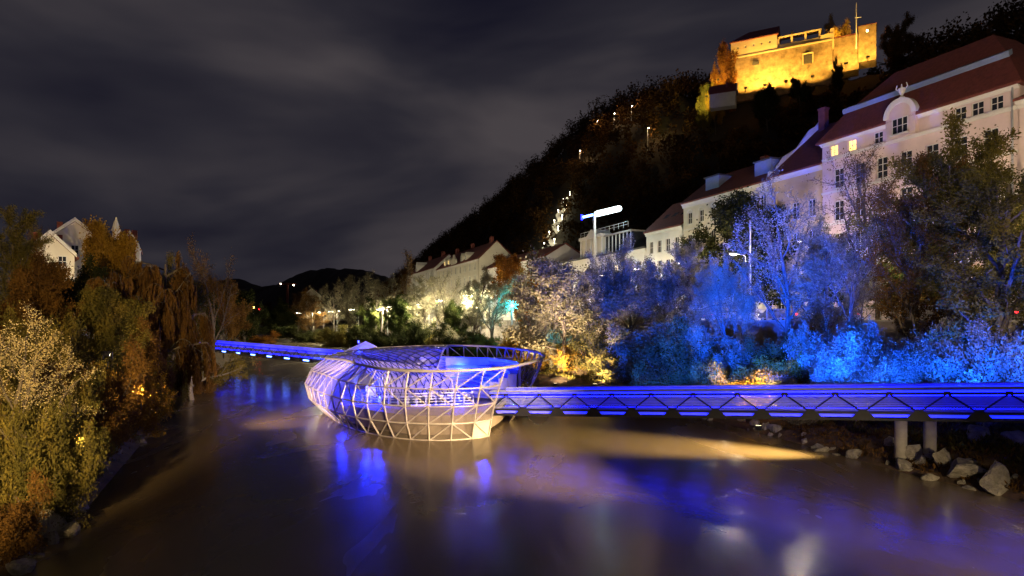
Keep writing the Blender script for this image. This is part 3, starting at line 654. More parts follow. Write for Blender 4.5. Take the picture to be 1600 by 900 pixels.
tp = MB(); tp.tube([(-1.9,-.6,8),(-1.9,-.6,16.8),(-1.9,-.6,17.0),(-1.9,-.6,17.3),(-1.9,-.6,19.2)],[.55,.55,.75,.6,.04],8); tp.build('turret', MAT['white'], ct)
tp = MB(); tp.tube([(1.2,-.4,8),(1.2,-.4,13.6),(1.2,-.4,13.9),(1.2,-.4,15)],[.4,.4,.5,.04],8); tp.build('pinnacle', MAT['white'], ct)

# ------------------------------------------------------------------ castle on the hill
ca = math.atan2(-.487, .873); CX = Vector((85.75, 250, 0)); KZ = 0.0
cas = thing('castle', 'floodlit golden castle with bastion wall and dark red roofs on the hilltop', 'castle', CX, ca)
def cas_at(px, py, y=0.0):
    r = (px-800)/F   # X=85.75+.873x+.487y, Y=250-.487x+.873y
    x = (r*(250+.873*y)-85.75-.487*y)/(.873+.487*r); Y = 250-.487*x+.873*y; return x, CAMH-(py-HOR)/F*Y
def cbox(name, pa, pb, ytop, ybot, y0, y1, mat, parent=cas, batter=0.0):
    xa_, _ = cas_at(pa, 0, y0); xb_, _ = cas_at(pb, 0, y0); zt = cas_at((pa+pb)/2, ytop, y0)[1]; zb = cas_at((pa+pb)/2, ybot, y0)[1]
    m = MB(); b = batter
    m.add([(xa_-b,y0-b,zb),(xb_+b*.3,y0-b,zb),(xb_,y1,zb),(xa_,y1,zb),(xa_,y0,zt),(xb_,y0,zt),(xb_,y1,zt),(xa_,y1,zt)], [(0,3,2,1),(4,5,6,7),(0,1,5,4),(1,2,6,5),(2,3,7,6),(3,0,4,7)])
    return m.build(name, mat, parent), (xa_, xb_, zb, zt)
bw, (x0_, x1_, z0_, z1_) = cbox('bastion_wall', 1142, 1300, 76, 150, 0, 16, MAT['castle'], batter=1.6)
MB().box(x0_-.3, x1_+.1, -.35, 0-.003, z1_-.5, z1_).build('string_course', MAT['castleplaster'], bw)
MB().box(x0_+8.2, x0_+10.4, -1.3, -.2, z1_-4.6, z1_-3.5).build('gun_port', MAT['darkroof'], bw)
MB().box(x0_+26, x0_+29, -1.5, -.2, z1_-7.6, z1_-4.6).build('bastion_window', MAT['darkroof'], bw)
for dx in (25.7, 29.0): MB().box(x0_+dx, x0_+dx+.3, -1.75, -.2, z1_-7.8, z1_-4.3).build('window_surround', MAT['castleplaster'], bw)
MB().box(x0_+25.7, x0_+29.3, -1.8, -.2, z1_-4.3, z1_-4.0).build('window_surround', MAT['castleplaster'], bw)
xw = cas_at(1214, 0)[0]
hw = z1_+6.0
wl_ = [(x0_+2.2+k*2.9, hw-3.0, .75, .95) for k in range(5)]
m = wall_mesh(xw-x0_, hw, [(a-x0_, b, c, d) for a, b, c, d in wl_], z0=z1_); o = m.build('gatehouse_wall', MAT['castleplaster'], cas); o.location = (x0_, .05, 0)
MB().box(x0_+.01, xw-.01, .5, 9, z1_+.01, hw).build('gatehouse_core', MAT['castleplaster'], cas)
for a, b, c, d in wl_: window(cas, a, b, c, d, 'dglass', y=.05, sill=False)
rf = MB(); rf.add([(x0_-.5,-.5,hw),(xw+.4,-.5,hw),(xw+.4,9.5,hw),(x0_-.5,9.5,hw),(x0_+6,4.5,hw+4.6),(xw+.4,4.5,hw+4.6),(x0_-.5,-.5,hw-.25),(xw+.4,-.5,hw-.25),(xw+.4,9.5,hw-.25),(x0_-.5,9.5,hw-.25)],
                  [(0,1,5,4),(1,2,5),(2,3,4,5),(3,0,4),(6,7,1,0),(7,8,2,1),(8,9,3,2),(9,6,0,3),(9,8,7,6)]); rf.build('gatehouse_roof', MAT['roof'], cas)
xp = cas_at(1282, 0)[0]
MB().box(xw+.02, xp, .6, 1.0, z1_+.01, z1_+1.7).build('terrace_parapet', MAT['castleplaster'], cas)
MB().box(xw+.02, xp, 6, 8, z1_+.01, z1_+4.0).build('terrace_back_wall', MAT['castle'], cas)
for k in range(4):
    x = xw+.3+(xp-xw-.6)*k/3; MB().box(x-.35, x+.35, 1.01, 1.6, z1_+.01, z1_+4.4).build('terrace_pillar', MAT['castleplaster'], cas)
rf = MB(); rf.prism([(.2,z1_+4.4),(9,z1_+6.6),(9,z1_+6.9),(.2,z1_+4.75)], 'x', xw+.45, xp+.3); rf.build('terrace_roof', MAT['castleplaster'], cas)
MB().box(xw+4.5,xw+5.6,3,4,z1_+5,z1_+7.2).build('chimney', MAT['castleplaster'], cas)
cbox('annex_block', 1282, 1303, 53, 76, .2, 8, MAT['castleplaster'])
cbox('annex_turret', 1297, 1303, 44, 53.2, .6, 3, MAT['castleplaster'])
rw, (a, b, c, d) = cbox('curtain_wall', 1303, 1341, 57, 112, 2, 9, MAT['castle'], batter=.6)
MB().prism([(1.5,d+.01),(9.3,d+1.6),(9.3,d+1.9),(1.5,d+.35)], 'x', a+.02, b-.02).build('curtain_roof', MAT['roof'], cas)
tw, (a, b, c, d) = cbox('tower', 1341, 1369, 39, 95, 0.5, 8, MAT['castle'])
rf = MB(); rf.add([(a-.3,.2,d+.01),(b+.3,.2,d+.01),(b+.3,8.3,d+.01),(a-.3,8.3,d+.01),((a+b)/2,4,d+1.8)], [(0,1,4),(1,2,4),(2,3,4),(3,0,4),(3,2,1,0)]); rf.build('tower_roof', MAT['roof'], tw)
xx, _ = cas_at(1355, 0); MB().box(xx-.3,xx+.3,.35,.48,d-2.5,d-1.7).build('lit_window', MAT['warmlens'], tw)
xm_, zt = cas_at(1338, 6); _, zb = cas_at(1338, 60)
mt = thing('flag_mast', 'tall thin pale mast with cross arm beside the castle tower', 'mast', (0,0,0)); mt.matrix_world = cas.matrix_basis.copy(); mt.location = CX; mt.rotation_euler = (0,0,ca)
MB().tube([(xm_,-.9,zb-4),(xm_,-.9,zt)], [.22,.1], 6).build('pole', MAT['white'], mt); MB().tube([(xm_-.4,-.9,zt-5.3),(xm_+1.6,-.9,zt-5.5)], .12, 5).build('cross_arm', MAT['white'], mt)
# little white house on the slope below the castle
h0 = P(1136, 147, 236); hs = gable_house('hillside_cottage', 'small white cottage with dark roof just below the castle', 1150, 131, 143, 232, 9, MAT['white'], depth=9, rz=1.15, base=float(P(1136, 168, 236).z))

# ------------------------------------------------------------------ footbridges
STEEL = {}
def footbridge(label, origin, end, npan, led_every, groupname, piers=(), strip_mat='bluestrip', panel_mat='dimglow'):
    o = Vector(origin); xv = Vector(end)-o; Ltot = xv.length; xh = xv.normalized(); yh = Vector((-xh.y, xh.x, 0)).normalized(); zh = xh.cross(yh)
    t = thing('footbridge', label, 'footbridge'); t['group'] = groupname
    t.matrix_world = Matrix(((xh.x,yh.x,zh.x,o.x),(xh.y,yh.y,zh.y,o.y),(xh.z,yh.z,zh.z,o.z),(0,0,0,1)))
    W = 2.6; p = Ltot/npan
    for y, s_ in ((0, 1), (W, -1)):
        MB().tube([(0,y,1.80),(Ltot,y,1.80)], .075, 8).build('handrail', MAT['railsteel'], t)
        MB().box(0,Ltot,y-.07,y+.07,1.46,1.57).build('top_chord', MAT['darksteel'], t)
        MB().box(0,Ltot,y-.06,y+.06,.40,.50).build('bottom_chord', MAT['darksteel'], t)
        MB().box(0,Ltot,y-.09,y+.09,.0,.12).build('edge_beam', MAT['darksteel'], t)
        for k in range(9):
            z = .56+k*.10; MB().tube([(0,y+s_*.14,z),(Ltot,y+s_*.14,z)], .026, 4).build('railing_rod', MAT['railsteel'], t)
        MB().box(0,Ltot,y+s_*.20,y+s_*.27,1.36,1.41).build('led_strip', MAT[strip_mat], t)
        MB().box(0,Ltot,y+s_*.24,y+s_*.30,.385,.42).build('floor_glow', MAT[strip_mat], t)  # extra strip added by the deck to light the railing rods
        MB().box(0,Ltot,y-.02,y+.02,1.62,1.70).build('rail_led', MAT['dimglow'], t)
        dg = MB().tube([(0,0,.45),(p/2,0,1.5)], .05, 5).mesh('diagonal', MAT['darksteel']); dg2 = MB().tube([(0,0,.45),(-p/2,0,1.5)], .05, 5).mesh('diagonal', MAT['darksteel'])
        gs = MB().prism([(-.62,.12),(.62,.12),(.42,.34),(.16,.62),(-.16,.62),(-.42,.34)], 'y', -.05, .05).mesh('gusset_plate', MAT['darksteel'])
        tg = MB().prism([(-.2,1.43),(.2,1.43),(.14,1.62),(-.14,1.62)], 'y', -.05, .05).mesh('top_node', MAT['darksteel'])
        for i in range(npan+1):
            if i < npan: inst('diagonal', dg, t, (i*p, y, 0)); inst('top_node', tg, t, ((i+.5)*p, y-s_*.005, 0))
            if i > 0: inst('diagonal', dg2, t, (i*p, y, 0))
            inst('gusset_plate', gs, t, (i*p, y-s_*.045, 0))
        pl = MB().box(.45,p-.45,y+s_*.03-.02,y+s_*.03+.02,.19,.33).mesh('glow_panel', MAT[panel_mat])  # glow put into the plates, standing for LED light on the fascia
        for i in range(npan):
            if i % led_every == 0: inst('glow_panel', pl, t, (i*p, 0, 0))
    MB().box(0,Ltot,.16,W-.16,.30,.38).build('deck', MAT['bridgedeck'], t)
    for i in range(npan): MB().box(i*p-.06,i*p+.06,.06,W-.06,.12,.29).build('cross_beam', MAT['darksteel'], t)
    for (px_, py_, zb_) in piers:
        M_ = t.matrix_world.inverted(); a = M_ @ Vector((px_, py_, zb_))
        zt_ = 0.0; b = M_ @ Vector((px_, py_, (t.matrix_world @ Vector((a.x, a.y, 0))).z))
        MB().tube([a, a.lerp(b, .5), b], [.36,.33,.33], 12).build('pier', MAT['concrete'], t, smooth=True)
    return t
ko = lambda k: (2.1+21.7*k, 46-11.3*k, 1.6+1.4*k)
bridgeR = footbridge('blue lit truss footbridge from the island to the near wooded bank', ko(-.169), ko(-.169+.111*16), 16, 1, 'blue lit footbridges', piers=((22.6,37.2,-.2),(23.9,36.6,0)))
bridgeL = footbridge('far blue lit footbridge between the dark opposite bank and the island', (-58,117.5,3.0), (-13.5,74.5,2.4), 22, 2, 'blue lit footbridges', panel_mat='bluewhite')

# ------------------------------------------------------------------ floating island (mussel-shaped shell)
isl = thing('floating_island', 'mussel shaped steel and glass island pavilion with open lattice bowl', 'pavilion', (-8.5, 57.5, 0))
OFF = Vector((-8.5, 57.5, 0))
ST = [  # waterline, bulge, rim
 ((0,54.5,0),(1.5,54.2,2.6),(2.7,54,5.4)),
 ((-1.2,48,0),(-.6,47.3,2.6),(.3,46.8,5.15)),
 ((-2.9,45.8,0),(-2.5,44.9,2.5),(-2.0,44.6,5.05)),
 ((-5.6,45.1,0),(-5.5,44.3,2.5),(-5.2,44.2,4.97)),
 ((-8.6,46.2,0),(-9.2,45.4,2.5),(-8.9,45.8,4.95)),
 ((-12,49.4,0),(-13.2,49.0,2.5),(-11.9,50.4,4.95)),
 ((-15.4,55,0),(-17.4,55.6,2.6),(-14.9,57.2,4.9)),
 ((-17.8,61,0),(-20.0,62.6,2.5),(-18.6,64.0,4.75)),
 ((-16.5,67,0),(-18.4,69,2.6),(-16.6,68.6,5.25)),
 ((-10.5,69.5,0),(-11,71,2.8),(-11,71,5.55)),
 ((-4,68,0),(-4.1,70,2.8),(-4.2,70.7,5.65)),
 ((0,61.5,0),(.7,62,2.8),(1.3,62,5.6)),
]
ST = np.array(ST, float)
def closed_spline(C, n):
    """Catmull-Rom through closed control points C (m,3), n samples evenly spaced by arc length of the dense curve; returns params"""
    m = len(C); u = np.linspace(0, m, n, endpoint=False); return u
def cr_eval(C, u):
    m = len(C); i = np.floor(u).astype(int); f = (u-i)[:, None]; p0, p1, p2, p3 = C[(i-1) % m], C[i % m], C[(i+1) % m], C[(i+2) % m]
    return .5*((2*p1)+(-p0+p2)*f+(2*p0-5*p1+4*p2-p3)*f*f+(-p0+3*p1-3*p2+p3)*f**3)
uu = np.linspace(0, 12, 2401); rim = cr_eval(ST[:, 2], uu); al = np.concatenate([[0], np.cumsum(np.linalg.norm(np.diff(rim, axis=0), axis=1))])
NC = 42; ucol = np.interp(np.linspace(0, al[-1], NC, endpoint=False), al, uu)
NR = 4
def hull_pt(u, v):
    u = np.array([u % 12]); W_, B_, R_ = (cr_eval(ST[:, k], u)[0] for k in range(3))
    K = 2*B_-.5*(W_+R_); return Vector((1-v)**2*W_+2*v*(1-v)*K+v*v*R_)-OFF
HP = [[hull_pt(u, j/NR) for j in range(NR+1)] for u in ucol]
def gap(i): u = ucol[i % NC]; return .12 < u < 1.02           # bridge entrance
umid = lambda i: (ucol[i]+.5*((ucol[(i+1) % NC]-ucol[i]) % 12)) % 12
def bar(a, b, r=.062, name='lattice_bar', mat='steel', n=5): return MB().tube([a, b], r, n).build(name, MAT[mat], isl)
for i in range(NC):
    k = (i+1) % NC; u = umid(i)
    dark = u < .1
    for j in range(NR):
        if not gap(i): bar(HP[i][j], HP[i][j+1], .065, 'rib')
        if gap(i) or gap(k) and j < 3 and gap(i): continue
        if j % 2 or 2.5 < u < 8.5 and j < 2: bar(HP[i][j+1], HP[k][j], .05, 'diagonal_bar')
        else: bar(HP[i][j], HP[k][j+1], .05, 'diagonal_bar')
for j in range(NR+1):
    pts = []
    us = [u for u in np.linspace(min(u_ for u_ in ucol if u_ >= 1.02) if j < NR else 0, 12+max([u_ for u_ in ucol if u_ <= .12]) if j < NR else 12, 121)]
    m = MB(); m.tube([hull_pt(u, j/NR) for u in us], .12 if j == NR else .06, 6); m.build('rim_tube' if j == NR else 'ring_beam', MAT['steel'], isl, smooth=True)
def panel(pts, mat, name='glass_panel', parent=isl, inset=.0):
    m = MB(); m.add(pts, [tuple(range(len(pts)))]); return m.build(name, MAT[mat], parent)
def inward(p, d=.05):
    c = Vector((0, 0, 2.5)); return p+(Vector((c.x-p.x, c.y-p.y, 0)).normalized())*d
for i in range(NC):
    k = (i+1) % NC; u = umid(i)
    if gap(i): continue
    for j in range(NR):
        q = [inward(x) for x in (HP[i][j], HP[k][j], HP[k][j+1], HP[i][j+1])]
        cover = 4.6 < u < 9.4
        if j == 0 and u < 2.2: panel(q, 'goldpanel', 'hull_panel')
        elif j == 0: panel(q, 'meshpanel', 'mesh_panel')
        elif j == 1: panel(q, 'meshpanel' if not cover else 'glass', 'mesh_panel')
        elif cover:
            panel([q[0], q[1], q[2]], 'glass'); panel([q[0], q[2], q[3]], 'glass')
        elif 9.4 <= u and j == 2: panel(q, 'meshpanel', 'mesh_panel')
# roof over the closed half, curling down to the deck inside
UR = np.linspace(5.35, 9.55, 15); 
INNER = {5.35:(-12.6,52.6,4.9), 6:(-13.0,56.2,4.9), 7:(-12.3,57.2,4.85), 8:(-10.4,56.9,4.7), 9:(-8.0,56.4,4.4), 9.55:(-6.6,56.0,4.25)}
ik = np.array(list(INNER.keys())); iv = np.array(list(INNER.values()))
def roof_pt(u, v):
    R_ = hull_pt(u, 1.0)+OFF; I_ = Vector([np.interp(u, ik, iv[:, c]) for c in range(3)])
    p = R_.lerp(I_, min(v, .8)/.8); s_ = math.sin(min(v, .8)/.8*math.pi); p.z += .42*s_
    if v > .8:
        w_ = (v-.8)/.2; p += Vector((1.6*math.sin(w_*1.57), -.4*w_, -(I_.z-1.75)*(1-math.cos(w_*1.57))))
    return p-OFF
RVN = 7; RP_ = [[roof_pt(u, v) for v in (0,.16,.32,.48,.64,.8,.92,1.0)] for u in UR]
for a in range(len(UR)-1):
    for b in range(RVN):
        panel([RP_[a][b], RP_[a+1][b], RP_[a+1][b+1], RP_[a][b+1]], 'roofglass', 'roof_panel')
        up = Vector((0,0,.05))
        bar(RP_[a][b]+up, RP_[a+1][b+1]+up, .045, 'roof_bar', 'darksteel', 4); bar(RP_[a+1][b]+up, RP_[a][b+1]+up, .045, 'roof_bar', 'darksteel', 4)
bar(RP_[-1][0], RP_[-1][0]+Vector((0,0,-3.9)), .09, 'end_post', 'steel')
MB().tube([RP_[-1][b]+Vector((.03,0,.03)) for b in range(8)], .09, 6).build('roof_edge', MAT['steel'], isl)
# deck, amphitheatre steps, counters
def ring_poly(scale, z, cx=0.0, cy=0.0):
    pts = cr_eval(ST[:, 0], np.linspace(0, 12, 48, endpoint=False)); return [((p[0]+8.5)*scale+cx, (p[1]-57.5)*scale+cy, z) for p in pts]
m = MB(); lo, hi = ring_poly(.93, .25), ring_poly(.93, 1.62); n = 48
m.add(lo+hi, [tuple(range(n))[::-1], tuple(range(n, 2*n))]+[(i,(i+1)%n,n+(i+1)%n,n+i) for i in range(n)]); m.build('deck', MAT['hullside'], isl)
def arc_step(r0, r1, z0, z1, a0, a1, name, mat, cx=.2, cy=.3, n=26, sx=.86, sy=1.12):
    m = MB(); V = []; Fs = []
    for a in np.linspace(a0, a1, n):
        c, s_ = math.cos(a)*sx, math.sin(a)*sy
        V += [(cx+r0*c,cy+r0*s_,z0),(cx+r1*c,cy+r1*s_,z0),(cx+r1*c,cy+r1*s_,z1),(cx+r0*c,cy+r0*s_,z1)]
    for i in range(n-1):
        for j in range(4): Fs.append((i*4+j, i*4+(j+1)%4, (i+1)*4+(j+1)%4, (i+1)*4+j))
    Fs += [(0,1,2,3)[::-1], tuple((n-1)*4+j for j in range(4))]
    m.add(V, Fs); return m.build(name, MAT[mat], isl)
for k in range(6):
    r0 = 4.6+k*.95; z = 1.62+.36*(k+1)
    arc_step(r0, r0+.93, 1.63, z, -.18, 1.72, 'seating_step', 'deck')
    arc_step(r0-.03, r0-.005, z-.12, z-.06, -.15, 1.70, 'step_led', 'bluestrip')
arc_step(10.35, 10.6, 2.4, 4.55, -.1, 1.75, 'back_rest_wall', 'greysteel'); arc_step(10.25, 10.33, 4.3, 4.42, -.1, 1.75, 'wall_led', 'bluelite')
arc_step(8.2, 8.5, 3.9, 4.0, 1.3, 1.95, 'counter_top', 'greysteel')
# cafe counter and glowing back bar under the roof, ramp with glowing rods
for k, (x0, x1, y, z0, z1, mt_) in enumerate(((1.8,8.2,8.8,3.55,3.75,'bluelite'),(1.8,8.0,8.2,2.95,3.1,'bluestrip'))):
    MB().box(x0,x1,y,y+.12,z0,z1).build('bar_light', MAT[mt_], isl)
MB().box(1.6,8.6,9.0,9.3,1.63,4.6).build('bar_wall', MAT['greysteel'], isl)
MB().box(-4.5,1.0,-.6,.1,1.63,2.7).build('counter', MAT['greysteel'], isl); MB().box(-4.5,1.0,-.66,-.62,2.4,2.5).build('counter_led', MAT['bluelite'], isl)
fin = MB().box(-.03,.03,-.4,.4,0,.72).mesh('climbing_net_post', MAT['greysteel'])
for k in range(14): inst('climbing_net_post', fin, isl, (-4.4+k*.75, -6.0+.25*abs(k-7)*.4, 1.63))
for k in range(5): MB().tube([(-5.2,-6.5+.2*k,1.85+.2*k),(0,-7.6+.2*k,1.85+.2*k),(5.4,-6.4+.2*k,1.85+.2*k)], .03, 4).build('inner_rail', MAT['greysteel'], isl)
MB().tube([(-5.2,-6.3,1.78),(0,-7.4,1.78),(5.4,-6.2,1.78)], .035, 4).build('floor_glow', MAT['bluestrip'], isl)
table = MB(); table.tube([(0,0,0),(0,0,.04),(0,0,.05),(0,0,.70)], [.25,.25,.04,.04], 8); table.tube([(0,0,.70),(0,0,.74)], .4, 12)
tm_ = table.mesh('bistro_table', MAT['greysteel'])
for k, (x, y) in enumerate(((1.5,-2),(2.8,-1.0),(3.4,-3.2),(.4,-4.0),(2.0,1.2))):
    t_ = thing('bistro_table', ('small round metal bistro table on the island deck'), 'table', (OFF.x+x, OFF.y+y, 1.62), 0, 'bistro tables on the island deck'); inst('table_frame', tm_, t_)
def blue_point(loc, power, parent, r=.25, color=(.006, .02, 1)):
    ld = bpy.data.lights.new('blue_fill', 'POINT'); ld.energy = power*11; ld.color = color; ld.shadow_soft_size = r; lo = bpy.data.objects.new('blue_fill', ld); link(lo, parent); lo.location = loc
bulb = MB(); bulb.tube([(0,0,-.14),(0,0,-.1),(0,0,.1),(0,0,.14)], [.03,.07,.07,.03], 10); bm_ = bulb.mesh('blue_fill_bulb', MAT['bluelite'])
for x, y, z, pw in ((-4,-2,2.6,220),(-6.5,4,2.4,240),(-2.2,-6.2,2.0,110),(4.2,-5.2,2.1,110),(6.0,2.2,3.6,170),(3.0,7.6,3.2,170),(-5.5,-4.5,2.1,120)):
    inst('blue_fill_bulb', bm_, isl, (x, y, z)); blue_point((x, y, z+.3), pw, isl)  # bulbs added to fill the bowl with blue light
# blue entrance sail behind the dome where the far bridge lands
m = MB(); a, b, c, d = (Vector(v)-OFF for v in ((-20.5,76.5,4.6),(-17.3,75.6,6.0),(-15.5,73.2,5.5),(-18.0,72.0,4.7)))
m.add([a, b, c, d, a-Vector((0,0,.06)), b-Vector((0,0,.06)), c-Vector((0,0,.06)), d-Vector((0,0,.06))], [(0,1,2,3),(7,6,5,4),(0,4,5,1),(1,5,6,2),(2,6,7,3),(3,7,4,0)]); m.build('entrance_canopy', MAT['deck'], isl)
for v in (a, b, c, d): bar(v, Vector((v.x*.98, v.y*.96, 1.2)), .06, 'canopy_post', 'greysteel')
blue_point((-9.0, 15.5, 6.2), 120, isl)
inst('blue_fill_bulb', bm_, isl, (-9.0, 15.5, 6.0))  # bulb added for the blue light over the canopy

# ------------------------------------------------------------------ trees of the right bank
T = tree
T('round', 880, 388, 86, 180, 'pale', 'round pale riverside willow just behind the island bowl', group='riverbank trees')
T('willow', 838, 440, 90, 90, 'pale', 'smaller pale willow between island rim and teal lamp', group='riverbank trees')
T('willow', 940, 396, 82, 130, 'pale', 'lilac tinted willow standing beside the round pale willow', group='riverbank trees')
T('willow', 1000, 362, 79, 150, 'pale', 'violet lit willow below the skylight house', group='riverbank trees')
T('tall', 1072, 372, 74, 110, 'pale', 'slim blue violet tree below the cream house', group='riverbank trees')
T('willow', 1150, 385, 63, 130, 'pale', 'bright blue willow beside the tall grey lamp pole', group='riverbank trees')
T('bare', 1228, 268, 59, 150, 'pale', 'tall slender blue lit tree in front of the ochre house', group='riverbank trees')
T('tall', 1290, 335, 57, 120, 'pale', 'leaning dark trunked blue tree right of the yellow lit bush', group='riverbank trees')
T('bare', 1372, 205, 54.5, 170, 'brown', 'tall almost bare tree before the lit attic windows', group='riverbank trees')
T('tall', 1492, 148, 47.5, 250, 'olive', 'tallest olive brown tree overlapping the mansard house', group='riverbank trees')
T('tall', 1432, 235, 50, 150, 'brown', 'brown leaved tree just left of the tallest tree', group='riverbank trees')
T('tall', 1572, 215, 44.5, 190, 'olive', 'olive tree at the right edge of the picture', group='riverbank trees')
T('bare', 1330, 330, 52, 110, 'pale', 'low forked blue trunked tree behind the blue bushes', group='riverbank trees')
T('round', 1143, 300, 90, 150, 'dark', 'dark evergreen tree in front of the cream house', zb=STREET, group='street trees')
T('round', 1085, 350, 100, 70, 'dark', 'small dark street tree at the corner of the cream house', zb=STREET, group='street trees')
T('round', 1590, 242, 56, 80, 'dark', 'dark round street tree at the corner of the pink wing', zb=STREET, group='street trees')
T('round', 1320, 385, 70, 110, 'green', 'green street tree lit behind the blue trees', zb=STREET, group='street trees')
T('round', 1420, 380, 62, 120, 'green', 'green street tree behind the railing under the mansard house', zb=STREET, group='street trees')
# shrubs of the right bank
S = lambda px, y, Y, w_, leaf, lab, g='riverbank shrubs': T(('bush' if 'cream leaved' not in lab else 'bare'), px, y, Y, w_, leaf, lab, name='shrub', group=g)
S(1315, 492, 46.5, 120, 'pale', 'bright blue lit shrub right of the twin leaning trunks')
S(1385, 486, 44.5, 130, 'pale', 'wide blue shrub over the middle of the bridge span')
S(1455, 490, 42.5, 120, 'pale', 'low blue shrub above the bridge piers')
S(1530, 486, 41, 130, 'pale', 'blue shrub before the thin blue sapling')
S(1600, 488, 39.5, 110, 'pale', 'deep blue shrub at the right edge behind the bridge')
S(1135, 498, 60, 90, 'pale', 'bluish shrub under the bright blue willow')
S(1215, 502, 56, 80, 'brown', 'brown shrub at the wall behind the twin trunks')
S(1275, 500, 52, 80, 'pale', 'blue shrub between twin trunks and wide blue shrub')
S(1240, 560, 48, 90, 'pale', 'grey blue shrub at the foot of the twin trunks')
S(1180, 545, 52, 110, 'gold', 'golden shrub glowing beside the lit trunks')
S(1120, 560, 55, 90, 'olive', 'olive shrub left of the golden glowing shrub')
S(1070, 488, 62, 130, 'brown', 'brown shrub below the red tail lights')
S(1010, 484, 68, 120, 'pale', 'grey lilac shrub under the violet willow')
S(1030, 560, 60, 90, 'olive', 'low olive shrub near the water behind the bridge')
S(955, 488, 76, 100, 'olive', 'yellow green shrub right of the pale willow trunk')
S(985, 555, 69, 70, 'brown', 'reddish brown shrub close to the water')
S(910, 535, 83, 70, 'gold', 'yellow shrub at the foot of the pale willow')
S(850, 520, 92, 80, 'gold', 'golden shrub right behind the island rim')
S(805, 510, 97, 60, 'gold', 'bright yellow shrub below the teal lamp')
S(760, 520, 108, 60, 'green', 'small green shrub above the island rim')
for px, y, Y, w_, lf, lb in ((725,500,118,70,'dark','dark shrub on the far bank below the star lamps'),(690,505,128,60,'olive','olive shrub on the far bank behind the island'),(655,495,144,60,'dark','dark low shrub in the middle of the far bank'),
    (615,500,160,70,'dark','dark shrub mass left of the poplar foot'),(570,505,182,70,'dark','dark shrub by the far river bend'),(530,505,208,70,'olive','dim olive shrub by the far water edge'),(490,505,245,60,'dark','small dark shrub near the river bend'),(450,505,310,50,'dark','last dark shrub at the river bend')):
    S(px, y, Y, w_, lf, lb, 'far bank shrubs')
# middle distance trees
for kind, px, y, Y, w_, lf, lb in (
    ('round',826,388,118,66,'orange','orange brown round tree below the terrace block'),('round',800,392,135,58,'orange','rusty tree beside the annex and the teal lamp'),
    ('bare',770,420,112,80,'pale','thin olive tree right of the gabled house'),('tall',738,412,122,84,'pale','loose tree in front of the gabled house'),('bare',700,418,134,76,'pale','twiggy tree hiding the foot of the gabled house'),
    ('tall',662,428,150,70,'pale','olive tree right of the poplar'),('poplar',622,384,166,44,'brown','tall bare poplar rising above the far bank trees'),('bare',595,424,176,70,'pale','twiggy tree left of the poplar'),
    ('bare',562,420,195,64,'pale','upright twiggy tree in the row by the bend'),('poplar',545,428,205,30,'pale','slim poplar in the row by the bend'),('bare',520,432,225,64,'pale','broad twiggy tree by the far bend'),
    ('tall',488,450,262,56,'brown','brown tree near the far roof'),('bare',465,448,290,50,'brown','faint bare tree right of the crane'),('round',440,462,340,54,'dark','dark tree at the end of the river'),
    ('round',415,470,380,60,'brown','brown tree mass beyond the far footbridge'),('round',640,455,158,60,'green','green tree behind the far bank lamps'),('round',715,455,130,50,'green','green tree among the far lamps'),('round',585,460,190,56,'green','dark green tree between twiggy trees')):
    T(kind, px, y, Y, w_, lf, lb, group='far bank trees')
# ------------------------------------------------------------------ trees of the left bank
for kind, px, y, Y, w_, lf, lb in (
    ('weep',236,388,56,150,'brown','dark weeping willow hanging over the left waterline'),('weep',200,415,53,110,'brown','brown weeping tree beside the dark willow'),
    ('tall',302,392,68,110,'olive','grey green tree with pale trunk at the water right of the willow'),('bare',332,365,84,70,'brown','tall bare bluish tree behind the grey green tree'),
    ('round',165,338,72,90,'gold','golden orange tree next to the white gable'),('round',100,392,60,110,'dark','dark tree below the white gables'),('round',35,385,50,120,'brown','dark brown tree at the left edge'),
    ('tall',20,318,64,90,'olive','tall yellow green tree top at the left edge'),('bare',62,330,66,60,'brown','bare tree top left of the white gables'),('round',150,440,48,110,'olive','olive tree in the middle of the left thicket'),
    ('bare',78,385,58,70,'brown','bare branching tree in front of the lower gable'),('round',215,470,50,80,'brown','brown leaved tree below the weeping willow'),
    ('round',350,425,130,70,'brown','dim tree behind the far footbridge landing'),('round',385,448,170,70,'dark','dark tree beyond the far footbridge'),('round',320,440,110,60,'dark','dark tree at the far footbridge landing'),('round',270,420,84,90,'dark','dark tree behind the willow')):
    T(kind, px, y, Y, w_, lf, lb, group='left bank trees', bark=MAT['palebark'] if 'pale trunk' in lb else None)
for px, y, Y, w_, lf, lb in (
    (25,465,27,150,'cream','pale cream leaved shrub close by at the left edge'),(75,545,31,120,'olive','yellow green shrub under the pale leaves'),(130,520,36,130,'brown','brown shrub in the lit left thicket'),(165,560,40,110,'gold','golden leaved shrub lit on the left bank'),
    (205,560,45,90,'gold','amber shrub beside the hanging willow strands'),(235,585,50,60,'olive','yellow green shrub at the gravel edge'),(110,640,30,120,'olive','low green shrub over the left rocks'),(60,610,25.5,130,'olive','low leafy shrub before the cream shrub'),
    (-15,735,21.5,110,'brown','brown bracken like shrub at the lower left edge'),(265,560,58,70,'olive','small shrub at the foot of the pale trunk'),(305,560,74,70,'brown','dim brown shrub overhanging the water'),(330,565,90,50,'brown','dark shrub below the far bridge end'),
    (95,470,44,130,'olive','tall olive shrub behind the cream shrub'),(30,560,34,130,'brown','dark brown shrub deep in the left thicket'),(400,515,230,50,'orange','small reddish shrub on the far left shore')):
    S(px, y, Y, w_, lf, lb, 'left bank shrubs')
